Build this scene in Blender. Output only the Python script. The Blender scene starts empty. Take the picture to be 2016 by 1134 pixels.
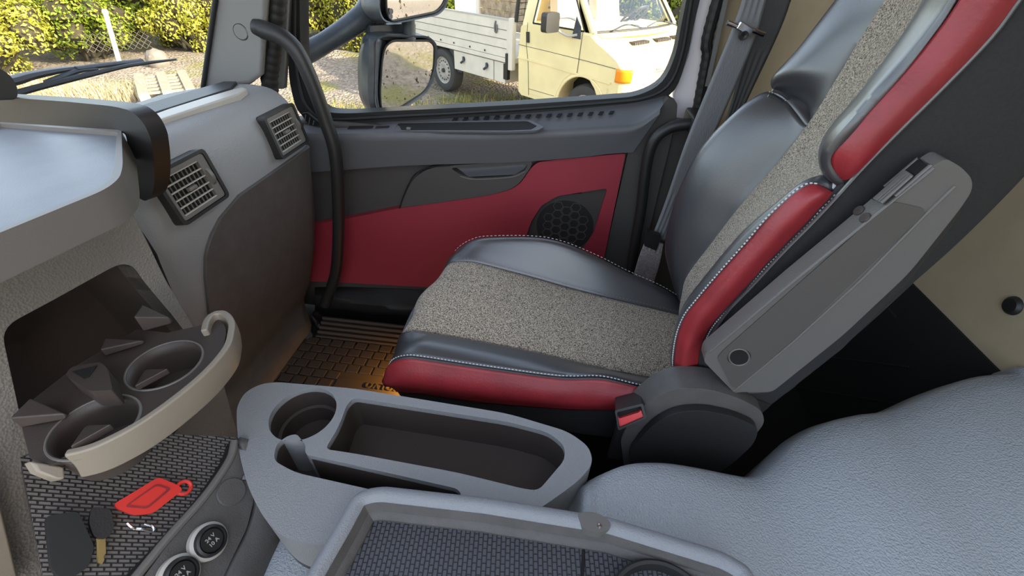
import bpy, bmesh, math, random
import numpy as np
from mathutils import Vector, Matrix
from mathutils.geometry import tessellate_polygon

SC = bpy.context.scene
COL = SC.collection

# ------------------------------------------------------------------ camera
FPX = 850.0                                   # focal length in pixels of the 2016 x 1134 frame
_vy = np.array([142, -657, FPX]); _vy /= np.linalg.norm(_vy)
_vx = np.array([1, .10, (657*.10-142)/FPX]); _vx /= np.linalg.norm(_vx)
_X = np.array([_vx[0], -_vx[1], -_vx[2]]); _Y = np.array([_vy[0], -_vy[1], -_vy[2]])
ROT = np.stack([_X, _Y, np.cross(_X, _Y)])    # camera axes -> world (x rearwards, y to the passenger door, z up)
EYE = np.array([0, 0, 1.2])
cam = bpy.data.cameras.new('camera'); cam.lens = FPX/2016*36; cam.sensor_width = 36; cam.clip_start = .01
cam_o = bpy.data.objects.new('camera', cam); COL.objects.link(cam_o)
cam_o.matrix_world = Matrix.Translation(Vector(EYE)) @ Matrix(ROT.tolist()).to_4x4()
SC.camera = cam_o

# ------------------------------------------------------------------ light
SUN_DIR = Vector((.86, -.30, .42)).normalized()      # towards the sun: low, from the rear of the truck
world = bpy.data.worlds.new('sky'); SC.world = world; world.use_nodes = True
nt = world.node_tree; nt.nodes.clear()
sky = nt.nodes.new('ShaderNodeTexSky'); sky.sky_type = 'NISHITA'; sky.sun_disc = False
sky.sun_elevation = math.radians(24); sky.sun_rotation = math.atan2(SUN_DIR.x, SUN_DIR.y)
sky.air_density = 1.0; sky.dust_density = 2.0; sky.ozone_density = 1.0
bg = nt.nodes.new('ShaderNodeBackground'); bg.inputs[1].default_value = .42
out = nt.nodes.new('ShaderNodeOutputWorld')
hs = nt.nodes.new('ShaderNodeHueSaturation'); hs.inputs['Saturation'].default_value = .6      # hazy sky
nt.links.new(sky.outputs[0], hs.inputs['Color']); nt.links.new(hs.outputs[0], bg.inputs[0]); nt.links.new(bg.outputs[0], out.inputs[0])
sun = bpy.data.lights.new('sun', 'SUN'); sun.energy = 7.0; sun.angle = math.radians(.8); sun.color = (1, .86, .62)
sun_o = bpy.data.objects.new('sun', sun); COL.objects.link(sun_o)
sun_o.rotation_euler = SUN_DIR.to_track_quat('Z', 'Y').to_euler(); sun_o.location = (6, -3, 6)
SC.view_settings.view_transform = 'Standard'; SC.view_settings.look = 'None'
SC.view_settings.exposure = .88; SC.view_settings.gamma = 1; SC.view_settings.use_curve_mapping = False

# ------------------------------------------------------------------ helpers
rnd = random.Random(7)

def ray(px, py): return ROT @ np.array([px-1008, 567-py, -FPX])
def at(px, py, ax, v):
    d = ray(px, py); i = 'XYZ'.index(ax); t = (v-EYE[i])/d[i]
    return Vector(EYE+t*d)
def ats(ax, v, pts): return [at(x, y, ax, v) for x, y in pts]
def atp(px, py, p, n):
    d = Vector(ray(px, py)); p = Vector(p); n = Vector(n); e = Vector(EYE)
    return e + d*((p-e).dot(n)/d.dot(n))
def atps(p, n, pts): return [atp(x, y, p, n) for x, y in pts]
V = Vector

def cr(pts, n, closed=False):
    """Catmull-Rom through pts, resampled to n points (chord length)"""
    P = [Vector(p) for p in pts]; m = len(P)
    if m == 2 and not closed: return [P[0].lerp(P[1], i/(n-1)) for i in range(n)]
    dense = []; segs = m if closed else m-1
    for i in range(segs):
        if closed: a, b, c, d = P[(i-1) % m], P[i], P[(i+1) % m], P[(i+2) % m]
        else:
            b, c = P[i], P[i+1]
            a = P[i-1] if i else b*2-c
            d = P[i+2] if i+2 < m else c*2-b
        for k in range(16):
            t = k/16
            dense.append(.5*((2*b)+(c-a)*t+(2*a-5*b+4*c-d)*t*t+(3*b-a-3*c+d)*t**3))
    dense.append(P[0].copy() if closed else P[-1].copy())
    L = [0]
    for i in range(1, len(dense)): L.append(L[-1]+(dense[i]-dense[i-1]).length)
    out = []; j = 0; cnt = n if not closed else n+1
    for i in range(cnt):
        s = L[-1]*i/(cnt-1)
        while j < len(L)-2 and L[j+1] < s: j += 1
        f = (s-L[j])/max(L[j+1]-L[j], 1e-9)
        out.append(dense[j].lerp(dense[j+1], min(max(f, 0), 1)))
    return out[:n] if closed else out

def rounded(pts, r, k=5):
    """round the corners of a closed polygon (Vectors) by radius r (number or list)"""
    P = [Vector(p) for p in pts]; out = []; m = len(P)
    for i in range(m):
        a, b, c = P[i-1], P[i], P[(i+1) % m]; rr = r[i] if isinstance(r, (list, tuple)) else r
        u, w = a-b, c-b
        q = min(rr, u.length*.48, w.length*.48)
        if q <= 1e-6: out.append(b); continue
        s, e = b+u.normalized()*q, b+w.normalized()*q
        for t in range(k+1):
            f = t/k; out.append(s*(1-f)**2+b*2*f*(1-f)+e*f*f)
    return out

class Mb:
    def __init__(s): s.v = []; s.f = []
    def add(s, v, f):
        o = len(s.v); s.v += [Vector(p) for p in v]; s.f += [tuple(i+o for i in q) for q in f]; return s
    def box(s, lo, hi, M=None):
        x0, y0, z0 = lo; x1, y1, z1 = hi
        v = [V((x, y, z)) for z in (z0, z1) for y in (y0, y1) for x in (x0, x1)]
        if M is not None: v = [M @ p for p in v]
        return s.add(v, [(0, 2, 3, 1), (4, 5, 7, 6), (0, 1, 5, 4), (2, 6, 7, 3), (0, 4, 6, 2), (1, 3, 7, 5)])
    def plate(s, outer, th, holes=()):
        """flat polygon (with holes) extruded along vector th"""
        loops = [[Vector(p) for p in outer]]+[[Vector(p) for p in h] for h in holes]
        tris = tessellate_polygon(loops); flat = [p for l in loops for p in l]; n = len(flat); th = Vector(th)
        f = []
        for a, b, c in tris:
            nn = (flat[b]-flat[a]).cross(flat[c]-flat[a])
            if nn.length < 1e-12: continue
            if nn.dot(th) > 0: a, b, c = a, c, b
            f.append((a, b, c)); f.append((c+n, b+n, a+n))
        o = 0
        for l in loops:
            m = len(l)
            for i in range(m):
                j = (i+1) % m; f.append((o+i, o+j, o+j+n, o+i+n))
            o += m
        return s.add(flat+[p+th for p in flat], f)
    def grid(s, rows, closed_v=False, closed_u=False):
        nu = len(rows[0]); v = [p for r in rows for p in r]; f = []
        R = len(rows)
        for i in range(R if closed_v else R-1):
            for j in range(nu if closed_u else nu-1):
                i2 = (i+1) % R; j2 = (j+1) % nu
                f.append((i*nu+j, i*nu+j2, i2*nu+j2, i2*nu+j))
        return s.add(v, f)
    def loft(s, lines, nu, nv, sharp=False):
        L = [cr(l, nu) for l in lines]
        if sharp or len(L) == 2:
            rows = []
            for a, b in zip(L[:-1], L[1:]):
                for k in range(nv): rows.append([p.lerp(q, k/nv) for p, q in zip(a, b)])
            rows.append(L[-1]); return s.grid(rows)
        cols = [cr([l[j] for l in L], nv) for j in range(nu)]
        return s.grid([[cols[j][i] for j in range(nu)] for i in range(nv)])
    def tube(s, pts, r, n=12, smooth=0, cap=True, flat=None):
        P = [Vector(p) for p in pts]
        if smooth: P = cr(P, smooth)
        m = len(P); rr = r if isinstance(r, (list, tuple)) else [r]*m
        if len(rr) != m: rr = [np.interp(i/(m-1), np.linspace(0, 1, len(rr)), rr) for i in range(m)]
        t = (P[1]-P[0]).normalized(); up = V((0, 0, 1)) if abs(t.z) < .9 else V((1, 0, 0))
        nrm = t.cross(up).normalized(); rows = []
        for i in range(m):
            t2 = (P[min(i+1, m-1)]-P[max(i-1, 0)]).normalized()
            nrm = (nrm-t2*nrm.dot(t2)).normalized(); bn = t2.cross(nrm)
            e = flat or 1
            rows.append([P[i]+nrm*math.cos(a)*rr[i]+bn*math.sin(a)*rr[i]*e for a in [2*math.pi*k/n for k in range(n)]])
        s.grid(rows, closed_u=True)
        if cap:
            o = len(s.v)-m*n
            s.f.append(tuple(o+k for k in range(n))[::-1]); s.f.append(tuple(o+(m-1)*n+k for k in range(n)))
        return s
    def lathe(s, prof, c, axis, n=32):
        """prof: (radius, height) pairs along axis from c"""
        ax = Vector(axis).normalized(); u = ax.orthogonal().normalized(); w = ax.cross(u); c = Vector(c)
        rows = [[c+ax*h+(u*math.cos(2*math.pi*k/n)+w*math.sin(2*math.pi*k/n))*r for k in range(n)] for r, h in prof]
        return s.grid(rows, closed_u=True)
    def strip(s, pts, w, nvec, th):
        """flat band along pts, width w, thickness th along nvec"""
        P = [Vector(p) for p in pts]; nvec = Vector(nvec).normalized(); rows = []
        for i in range(len(P)):
            t = (P[min(i+1, len(P)-1)]-P[max(i-1, 0)]).normalized(); sd = t.cross(nvec).normalized()*(w/2)
            rows.append([P[i]-sd, P[i]+sd, P[i]+sd+nvec*th, P[i]-sd+nvec*th])
        s.grid(rows, closed_u=True); o = len(s.v)-4*len(P); e = len(s.v)-4
        s.f += [(o+3, o+2, o+1, o), (e, e+1, e+2, e+3)]; return s
    def ico(s, c, r, sub=2, scale=(1, 1, 1), jit=0, rg=rnd):
        bm = bmesh.new(); bmesh.ops.create_icosphere(bm, subdivisions=sub, radius=1)
        bm.verts.ensure_lookup_table()
        v = [V((p.co.x*scale[0], p.co.y*scale[1], p.co.z*scale[2]))*r*(1+rg.uniform(-jit, jit))+Vector(c) for p in bm.verts]
        f = [tuple(q.index for q in fc.verts) for fc in bm.faces]; bm.free(); return s.add(v, f)

def link(name, me, parent=None):
    o = bpy.data.objects.new(name, me); COL.objects.link(o)
    if parent is not None:
        o.parent = parent
        if parent.type == 'EMPTY': o.location = -parent.location
    return o

def obj(name, mb, mat, parent=None, bevel=0, seg=2, smooth=True, angle=35, solid=0, subsurf=0, fix=True):
    me = bpy.data.meshes.new(name)
    me.from_pydata([tuple(p) for p in mb.v], [], mb.f)
    if fix:
        bm = bmesh.new(); bm.from_mesh(me)
        bmesh.ops.remove_doubles(bm, verts=bm.verts, dist=1e-6)
        bmesh.ops.recalc_face_normals(bm, faces=bm.faces); bm.to_mesh(me); bm.free()
    me.materials.append(mat)
    if smooth:
        me.polygons.foreach_set('use_smooth', [True]*len(me.polygons))
        me.set_sharp_from_angle(angle=math.radians(angle))
    o = link(name, me, parent)
    if solid:
        m = o.modifiers.new('thickness', 'SOLIDIFY'); m.thickness = solid; m.offset = -1
    if bevel:
        m = o.modifiers.new('bevel', 'BEVEL'); m.width = bevel; m.segments = seg; m.limit_method = 'ANGLE'
        m.angle_limit = math.radians(40); m.harden_normals = True
    if subsurf:
        m = o.modifiers.new('sub', 'SUBSURF'); m.levels = subsurf; m.render_levels = subsurf
    return o

def tag(o, label=None, cat=None, group=None, kind=None):
    if label: o['label'] = label
    if cat: o['category'] = cat
    if group: o['group'] = group
    if kind: o['kind'] = kind
    return o
def thing(name, loc, label, cat, group=None, kind=None):
    o = bpy.data.objects.new(name, None); COL.objects.link(o); o.location = loc; o.empty_display_size = .05
    return tag(o, label, cat, group, kind)

def text_mesh(name, s, size, M, mat, parent, depth=.002, spacing=1.0):
    cu = bpy.data.curves.new(name, 'FONT'); cu.body = s; cu.size = size; cu.extrude = depth; cu.align_x = 'CENTER'; cu.align_y = 'CENTER'
    cu.space_character = spacing; cu.offset = size*.012
    tmp = bpy.data.objects.new(name+'_tmp', cu); COL.objects.link(tmp)
    bpy.context.view_layer.update()
    me = bpy.data.meshes.new_from_object(tmp.evaluated_get(bpy.context.evaluated_depsgraph_get()))
    bpy.data.objects.remove(tmp)
    me.transform(M); me.materials.clear(); me.materials.append(mat)
    return link(name, me, parent)

# ------------------------------------------------------------------ materials
def lin(c):
    def f(x):
        x /= 255
        return x/12.92 if x <= .04045 else ((x+.055)/1.055)**2.4
    return (f(c[0]), f(c[1]), f(c[2]), 1)

def mat(name, rgb, rough=.5, metal=0, bump=0, bscale=300, btype='noise', vary=0, vscale=8, rgb2=None, spec=.5, coat=0, sheen=0, trans=0, stretch=None):
    m = bpy.data.materials.new(name); m.use_nodes = True; t = m.node_tree; b = t.nodes['Principled BSDF']
    c = lin(rgb); b.inputs['Base Color'].default_value = c; b.inputs['Roughness'].default_value = rough
    b.inputs['Metallic'].default_value = metal; b.inputs['Specular IOR Level'].default_value = spec
    if coat: b.inputs['Coat Weight'].default_value = coat; b.inputs['Coat Roughness'].default_value = .3
    if sheen: b.inputs['Sheen Weight'].default_value = sheen
    tc = t.nodes.new('ShaderNodeTexCoord'); src = tc.outputs['Object']
    if stretch:
        mp = t.nodes.new('ShaderNodeMapping'); mp.inputs['Scale'].default_value = stretch
        t.links.new(src, mp.inputs[0]); src = mp.outputs[0]
    if vary or rgb2:
        n = t.nodes.new('ShaderNodeTexNoise'); n.inputs['Scale'].default_value = vscale; n.inputs['Detail'].default_value = 4
        n.inputs['Roughness'].default_value = .65
        t.links.new(src, n.inputs['Vector'])
        r = t.nodes.new('ShaderNodeValToRGB'); r.color_ramp.elements[0].position = .35; r.color_ramp.elements[1].position = .65
        if rgb2: r.color_ramp.elements[0].color = c; r.color_ramp.elements[1].color = lin(rgb2)
        else:
            r.color_ramp.elements[0].color = tuple(x*(1-vary) for x in c[:3])+(1,)
            r.color_ramp.elements[1].color = tuple(min(1, x*(1+vary)) for x in c[:3])+(1,)
        t.links.new(n.outputs[0], r.inputs[0]); t.links.new(r.outputs[0], b.inputs['Base Color'])
    if bump:
        if btype == 'voronoi':
            w = t.nodes.new('ShaderNodeTexVoronoi'); w.inputs['Scale'].default_value = bscale; o_ = w.outputs['Distance']
        else:
            w = t.nodes.new('ShaderNodeTexNoise'); w.inputs['Scale'].default_value = bscale; w.inputs['Detail'].default_value = 3; o_ = w.outputs[0]
        t.links.new(src, w.inputs['Vector'])
        bp = t.nodes.new('ShaderNodeBump'); bp.inputs['Strength'].default_value = bump; bp.inputs['Distance'].default_value = .002
        t.links.new(o_, bp.inputs['Height']); t.links.new(bp.outputs[0], b.inputs['Normal'])
    if trans: b.inputs['Transmission Weight'].default_value = trans
    return m

def brick_mat(name, rgb, mortar, scale, w, h, rot, rough=.5, bump=.6, dist=.003, msize=.1, mcol=None):
    """raised scale pattern: brick cells as relief"""
    m = mat(name, rgb, rough); t = m.node_tree; b = t.nodes['Principled BSDF']
    tc = t.nodes.new('ShaderNodeTexCoord'); mp = t.nodes.new('ShaderNodeMapping'); mp.inputs['Rotation'].default_value = rot
    t.links.new(tc.outputs['Object'], mp.inputs[0])
    br = t.nodes.new('ShaderNodeTexBrick'); br.inputs['Scale'].default_value = scale
    br.inputs['Brick Width'].default_value = w; br.inputs['Row Height'].default_value = h
    br.inputs['Mortar Size'].default_value = msize; br.inputs['Mortar Smooth'].default_value = .6
    br.inputs['Color1'].default_value = lin(rgb); br.inputs['Color2'].default_value = lin(rgb); br.inputs['Mortar'].default_value = lin(mortar)
    t.links.new(mp.outputs[0], br.inputs['Vector']); t.links.new(br.outputs['Color'], b.inputs['Base Color'])
    bp = t.nodes.new('ShaderNodeBump'); bp.inputs['Strength'].default_value = bump; bp.inputs['Distance'].default_value = dist; bp.invert = True
    t.links.new(br.outputs['Fac'], bp.inputs['Height']); t.links.new(bp.outputs[0], b.inputs['Normal'])
    return m

def glass_mat(name, tint=(.97, .98, .97), refl=.8):
    m = bpy.data.materials.new(name); m.use_nodes = True; t = m.node_tree; t.nodes.clear()
    tr = t.nodes.new('ShaderNodeBsdfTransparent'); tr.inputs[0].default_value = (*tint, 1)
    gl = t.nodes.new('ShaderNodeBsdfGlossy'); gl.inputs['Roughness'].default_value = .01
    fr = t.nodes.new('ShaderNodeFresnel'); fr.inputs[0].default_value = 1.3
    mu = t.nodes.new('ShaderNodeMath'); mu.operation = 'MULTIPLY'; mu.inputs[1].default_value = refl
    mx = t.nodes.new('ShaderNodeMixShader'); ou = t.nodes.new('ShaderNodeOutputMaterial')
    t.links.new(fr.outputs[0], mu.inputs[0]); t.links.new(mu.outputs[0], mx.inputs[0])
    t.links.new(tr.outputs[0], mx.inputs[1]); t.links.new(gl.outputs[0], mx.inputs[2]); t.links.new(mx.outputs[0], ou.inputs[0])
    return m

def leaf_mat(name, c1, c2, c3):
    m = bpy.data.materials.new(name); m.use_nodes = True; t = m.node_tree; b = t.nodes['Principled BSDF']
    g = t.nodes.new('ShaderNodeNewGeometry'); r = t.nodes.new('ShaderNodeValToRGB')
    r.color_ramp.elements[0].color = lin(c1); r.color_ramp.elements[1].color = lin(c3)
    e = r.color_ramp.elements.new(.5); e.color = lin(c2)
    t.links.new(g.outputs['Random Per Island'], r.inputs[0]); t.links.new(r.outputs[0], b.inputs['Base Color'])
    b.inputs['Roughness'].default_value = .5; b.inputs['Specular IOR Level'].default_value = .3
    tl = t.nodes.new('ShaderNodeBsdfTranslucent'); t.links.new(r.outputs[0], tl.inputs[0])
    mx = t.nodes.new('ShaderNodeMixShader'); mx.inputs[0].default_value = .35
    t.links.new(b.outputs[0], mx.inputs[1]); t.links.new(tl.outputs[0], mx.inputs[2])
    t.links.new(mx.outputs[0], t.nodes['Material Output'].inputs[0]); return m

def tweed_mat(name):
    m = mat(name, (120, 115, 108), .9, spec=.2, sheen=.15); t = m.node_tree; b = t.nodes['Principled BSDF']
    tc = t.nodes.new('ShaderNodeTexCoord')
    n1 = t.nodes.new('ShaderNodeTexNoise'); n1.inputs['Scale'].default_value = 420; n1.inputs['Detail'].default_value = 3; n1.inputs['Roughness'].default_value = .8
    t.links.new(tc.outputs['Object'], n1.inputs['Vector'])
    r = t.nodes.new('ShaderNodeValToRGB')
    r.color_ramp.elements[0].position = .40; r.color_ramp.elements[0].color = lin((50, 44, 40))
    r.color_ramp.elements[1].position = .60; r.color_ramp.elements[1].color = lin((206, 192, 172))
    t.links.new(n1.outputs[0], r.inputs[0]); t.links.new(r.outputs[0], b.inputs['Base Color'])
    bp = t.nodes.new('ShaderNodeBump'); bp.inputs['Strength'].default_value = .6; bp.inputs['Distance'].default_value = .002
    t.links.new(n1.outputs[0], bp.inputs['Height']); t.links.new(bp.outputs[0], b.inputs['Normal']); return m

M = dict(
    dash=mat('dash_plastic', (140, 141, 142), .48, bump=.35, bscale=420, btype='voronoi', spec=.5),
    dash_dark=mat('knee_panel_plastic', (82, 79, 77), .55, bump=.3, bscale=500, vary=.12, vscale=25),
    console=mat('console_plastic', (124, 120, 115), .48, bump=.5, bscale=300, btype='voronoi'),
    brown=mat('dark_brown_plastic', (64, 56, 52), .5, bump=.15, bscale=600),
    silver=mat('pale_trim', (176, 172, 164), .42),
    rail=mat('beige_grey_rail', (138, 129, 116), .42, bump=.1, bscale=700),
    tray=mat('tray_plastic', (92, 96, 104), .38, bump=.12, bscale=500, vary=.1, vscale=14),
    tray_edge=mat('tray_edge_plastic', (104, 101, 97), .45, bump=.1, bscale=600),
    black=mat('black_plastic', (34, 33, 33), .45, bump=.12, bscale=500),
    rubber=mat('black_rubber', (24, 24, 25), .6),
    seal=mat('rubber_seal', (30, 29, 28), .55),
    void=mat('dark_void', (10, 10, 10), .8),  # near-black for gaps and openings, also paints the shade in the ledge tray
    door_top=mat('door_top_plastic', (88, 88, 91), .5, bump=.25, bscale=500),
    door_dark=mat('door_dark_plastic', (68, 65, 63), .6, bump=.25, bscale=500),
    door_red=mat('door_red_plastic', (146, 44, 57), .55, bump=.2, bscale=600),
    grille=mat('speaker_plastic', (60, 56, 53), .6),
    leather=mat('black_leather', (47, 47, 51), .43, bump=.12, bscale=260, spec=1.0, coat=.8),
    red=mat('red_leather', (140, 40, 46), .42, bump=.18, bscale=240, vary=.12, vscale=18),
    tweed=tweed_mat('grey_tweed'),
    cloth=mat('dark_side_cloth', (40, 39, 39), .85, bump=.3, bscale=900, vary=.15, vscale=300),
    stitch=mat('pale_thread', (190, 190, 190), .7), tan_thread=mat('tan_thread', (140, 124, 108), .8),
    armrest=mat('armrest_plastic', (98, 95, 92), .42, bump=.2, bscale=500),
    armrest_dark=mat('armrest_insert_plastic', (80, 76, 73), .5, bump=.2, bscale=450),
    tunnel=mat('grained_vinyl', (168, 173, 178), .5, bump=.9, bscale=330, spec=.4),
    wall=mat('beige_cab_panel', (184, 167, 138), .75, bump=.1, bscale=400, vary=.06, vscale=6),
    carpet=mat('black_carpet', (26, 26, 25), .95, bump=.4, bscale=600),
    pillar=mat('pillar_grey', (118, 118, 116), .6, bump=.15, bscale=500),
    jamb=mat('painted_jamb', (246, 238, 240), .35),
    belt=mat('webbing', (126, 127, 130), .8, bump=.5, bscale=500, stretch=(1, 1, .2)),
    belt_dark=mat('dark_webbing', (74, 74, 74), .8, bump=.4, bscale=500),
    fuzzy=mat('felt_sleeve', (146, 136, 134), .95, bump=.7, bscale=350, vary=.25, vscale=160),
    chrome=mat('chrome', (210, 210, 215), .15, metal=1),
    button=mat('red_button', (206, 62, 62), .4),
    mat_rubber=mat('rubber_mat', (58, 54, 50), .55, bump=.1),
    tag_red=mat('red_tag', (214, 52, 44), .4),
    key=mat('brass_key', (190, 170, 120), .3, metal=1),
    glass=glass_mat('window_glass', refl=.22),
    mirror=mat('mirror_glass', (222, 222, 222), .03, metal=1, rgb2=(222, 222, 222)),
    mirror_body=mat('mirror_housing', (58, 64, 72), .45, bump=.2, bscale=200, vary=.25, vscale=20),
    cream=mat('cream_paint', (232, 214, 160), .3, vary=.06, vscale=3),
    alu=mat('aluminium_boards', (214, 205, 188), .5, vary=.06, vscale=5),
    white=mat('white_paint', (236, 234, 228), .35),
    amber=mat('amber_lens', (240, 140, 20), .2),
    lens=mat('clear_lens', (232, 232, 228), .15),
    steel=mat('wheel_steel', (164, 158, 148), .45, vary=.15, vscale=12),
    tyre=mat('tyre_rubber', (62, 60, 58), .8, bump=.4, bscale=80),
    fabric=mat('van_seat_fabric', (196, 184, 164), .9),
    wood=mat('old_wood', (150, 138, 120), .8, vary=.3, vscale=12, bump=.4, bscale=60, stretch=(1, 6, 1)),
    plank=mat('brown_planks', (150, 132, 108), .85, vary=.35, vscale=10),
    green=mat('pale_green_paint', (170, 205, 170), .7),
    stone=mat('boulder_stone', (112, 106, 98), .9, bump=.8, bscale=14, vary=.25, vscale=6),
    post=mat('white_post', (236, 234, 228), .6),
    wire=mat('galvanised_wire', (120, 112, 96), .5, metal=.6),
    leaf=leaf_mat('leaf_yellow_green', (112, 126, 36), (176, 174, 58), (214, 202, 100)),
    leaf2=leaf_mat('leaf_green', (70, 98, 26), (128, 148, 42), (182, 186, 66)),
    bark_core=mat('branch_and_dark_core', (52, 46, 30), .9, vary=.4, vscale=6),
    straw=leaf_mat('dry_grass', (170, 152, 112), (196, 180, 146), (214, 204, 178)),
    weed=leaf_mat('weed_leaf', (86, 100, 50), (140, 140, 80), (190, 170, 100)),
)
# dirt specks on the mirror glass
_t = M['mirror'].node_tree
for _n in _t.nodes:
    if _n.type == 'TEX_NOISE': _n.inputs['Scale'].default_value = 55
    if _n.type == 'VALTORGB':
        _n.color_ramp.elements[0].position = .33; _n.color_ramp.elements[0].color = lin((96, 84, 66)); _n.color_ramp.elements[1].position = .39; _n.color_ramp.elements[1].color = lin((214, 212, 208))
for _n in M['tunnel'].node_tree.nodes:
    if _n.type == 'BUMP': _n.inputs['Distance'].default_value = .0035
M['rib'] = mat('speaker_ribs', (78, 74, 70), .6); M['disc'] = mat('speaker_cloth', (30, 28, 27), .9)
M['rimvinyl'] = mat('grained_rim', (136, 138, 142), .5, bump=.6, bscale=500)
M['hex'] = brick_mat('scale_mat', (76, 78, 84), (44, 43, 43), 100, .9, .62, (0, 0, math.radians(84)), .5, .9, .003, .09)
M['mesh'] = brick_mat('mesh_mat', (104, 98, 94), (22, 20, 20), 100, 1.0, .45, (0, 0, math.radians(154)), .5, .9, .003, .10)

# ================================================================== cab shell
def up(p, dz, rake=.10): return Vector(p)+V((rake*dz, 0, dz))

fl = obj('floor', Mb().box((-1.9, -1.1, -.06), (.92, 1.30, 0)), M['carpet'])
tag(fl, 'black carpeted cab floor under the seat and dashboard', 'floor', kind='structure')
wb = obj('wall_back', Mb().box((.905, -1.2, .565), (.99, 1.36, 2.05)), M['wall'])
tag(wb, 'beige rear cab wall behind the seat with a black plug', 'wall', kind='structure')
obj('lower_lining', Mb().box((.90, -1.2, 0), (.99, 1.36, .565)), M['carpet'], wb)['label'] = 'black carpet lining along the lower wall'
obj('bolt_plug', Mb().lathe([(.001, .008), (.014, .008), (.018, .004), (.019, 0)], at(1995, 602, 'X', .905), (-1, 0, 0), 24), M['black'], wb)['label'] = 'round black plug'
seams = Mb()
for pts in ([(1560, 760), (1800, 800)], [(1740, 595), (1765, 625)], [(1615, 700), (1790, 722)]):
    seams.strip(ats('X', .899, pts), .004, (-1, 0, 0), .002)
obj('lining_seam', seams, M['cloth'], wb)

wr = obj('wall_right', Mb().box((.345, 1.30, -.35), (.99, 1.36, 2.05)), M['wall'])
tag(wr, 'beige side panel behind the seat belt', 'wall', kind='structure')
obj('outer_skin', Mb().box((.345, 1.36, -.45), (8.5, 1.375, 2.1)), M['white'], wr)  # lengthened past the cab to cast the truck body's shadow outside

ce = obj('ceiling', Mb().box((-.85, .30, 1.72), (.99, 1.36, 1.80)), M['wall'])  # unseen half roof, added so open skylight doesn't flatten the seat leather
tag(ce, 'unseen pale roof half added to shade the passenger seat', 'ceiling', kind='structure')
wfr = obj('wall_front', Mb().box((-1.20, -1.1, -.06), (-1.15, 1.25, .78)), M['carpet'])
tag(wfr, 'dark front bulkhead under the windscreen', 'wall', kind='structure')
# front pillar beside the windscreen
pp = ats('Y', 1.15, [(424, 0), (399, 178), (490, 168), (514, 150), (524, 0)])
pp = [up(pp[0], .75, .35), *pp[:], up(pp[4], .75, .35)]
tp = obj('trim_1', Mb().plate(pp, (-.02, .07, 0)), M['pillar'], bevel=.012, seg=3)
tag(tp, 'grey front pillar trim with round cap beside windscreen', 'pillar trim', kind='structure')
obj('round_cap', Mb().lathe([(.0005, .0025), (.0155, .0025), (.017, .001), (.017, 0)], at(474, 63, 'Y', 1.149), (.1, -1, 0), 32), M['pillar'], tp)
obj('cap_groove', Mb().lathe([(.0165, .0006), (.0185, .0006), (.0185, -.001)], at(474, 63, 'Y', 1.149), (.1, -1, 0), 32), M['void'], tp)
obj('windscreen_seal', Mb().tube([up(at(424, 0, 'Y', 1.145), .75, .35), at(424, 0, 'Y', 1.145), at(399, 178, 'Y', 1.145)], .006), M['rubber'], tp)

# door aperture: corrugated seal and trims
def corrugated(path, r, n=160):
    P = cr(path, n); return Mb().tube(P, [r*(1+.10*(i % 3 == 0)) for i in range(n)], 10)
a, b = at(545, 0, 'Y', 1.20), at(531, 172, 'Y', 1.20)
sl = obj('door_seal', corrugated([up(a, .7, .35), a, b, b+V((.0, .0, -.15))], .021), M['seal'])
tag(sl, 'black corrugated rubber door seal along the front pillar', 'door seal')
a = ats('Y', 1.262, [(551, 0), (567, 0), (558, 175), (541, 175)])
tr = obj('trim_2', Mb().plate([up(a[0], .7, .3), up(a[1], .7, .3), a[1], a[2], a[3], a[0]], (0, .02, 0)), M['pillar'])
tag(tr, 'narrow beige strip between front pillar and door window', 'trim', kind='structure')
# rear door post
j = ats('Y', 1.315, [(1374, 0), (1366, 55), (1354, 112), (1326, 188), (1332, 262), (1326, 300), (1352, 300), (1364, 232), (1386, 100), (1405, 0)])
tj = obj('trim_3', Mb().plate([up(j[0], .7, .06), *j, up(j[-1], .7, .06)], (0, .03, 0)), M['jamb'], bevel=.004)
tag(tj, 'white painted rear door post between window and belt', 'door post', kind='structure')
a, b, c = at(1413, 0, 'Y', 1.285), at(1391, 120, 'Y', 1.285), at(1364, 262, 'Y', 1.285)
sr = obj('door_seal', corrugated([up(a, .7, .06), a, b, c, at(1345, 330, 'Y', 1.285)], .0135), M['seal'])
tag(sr, 'black corrugated rubber door seal along the rear post', 'door seal')
a = ats('Y', 1.27, [(1425, 0), (1434, 0), (1396, 170), (1388, 170)])
tl = obj('trim_4', Mb().plate([up(a[0], .7, .06), up(a[1], .7, .06), a[1], a[2], a[3], a[0]], (0, .02, 0)), M['pillar'])
tag(tl, 'thin beige edge strip beside the rear door seal', 'trim', kind='structure')
lp = obj('trim_5', Mb().plate(ats('Y', 1.262, [(1330, 236), (1362, 240), (1420, 300), (1400, 620), (1180, 640), (1210, 520), (1262, 512)]), (0, .03, 0)), M['door_dark'], bevel=.005)
tag(lp, 'dark lower post panel behind the rear grab handle', 'post panel', kind='structure')

# windscreen
W0, W1 = V((-1.12, 0, .86)), V((-.93, 0, 1.95))
wy = [(-1.1, 0), (-.4, 0), (.3, 0), (.7, .0), (.95, .015), (1.10, .05), (1.20, .11)]
ws = obj('window_1', Mb().loft([[V((W0.x+dx, y, W0.z)) for y, dx in wy], [V((W1.x+dx, y, W1.z)) for y, dx in wy]], 30, 4), M['glass'], solid=.005)
tag(ws, 'windscreen looking out on sunlit bushes', 'windscreen', kind='structure')

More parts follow.
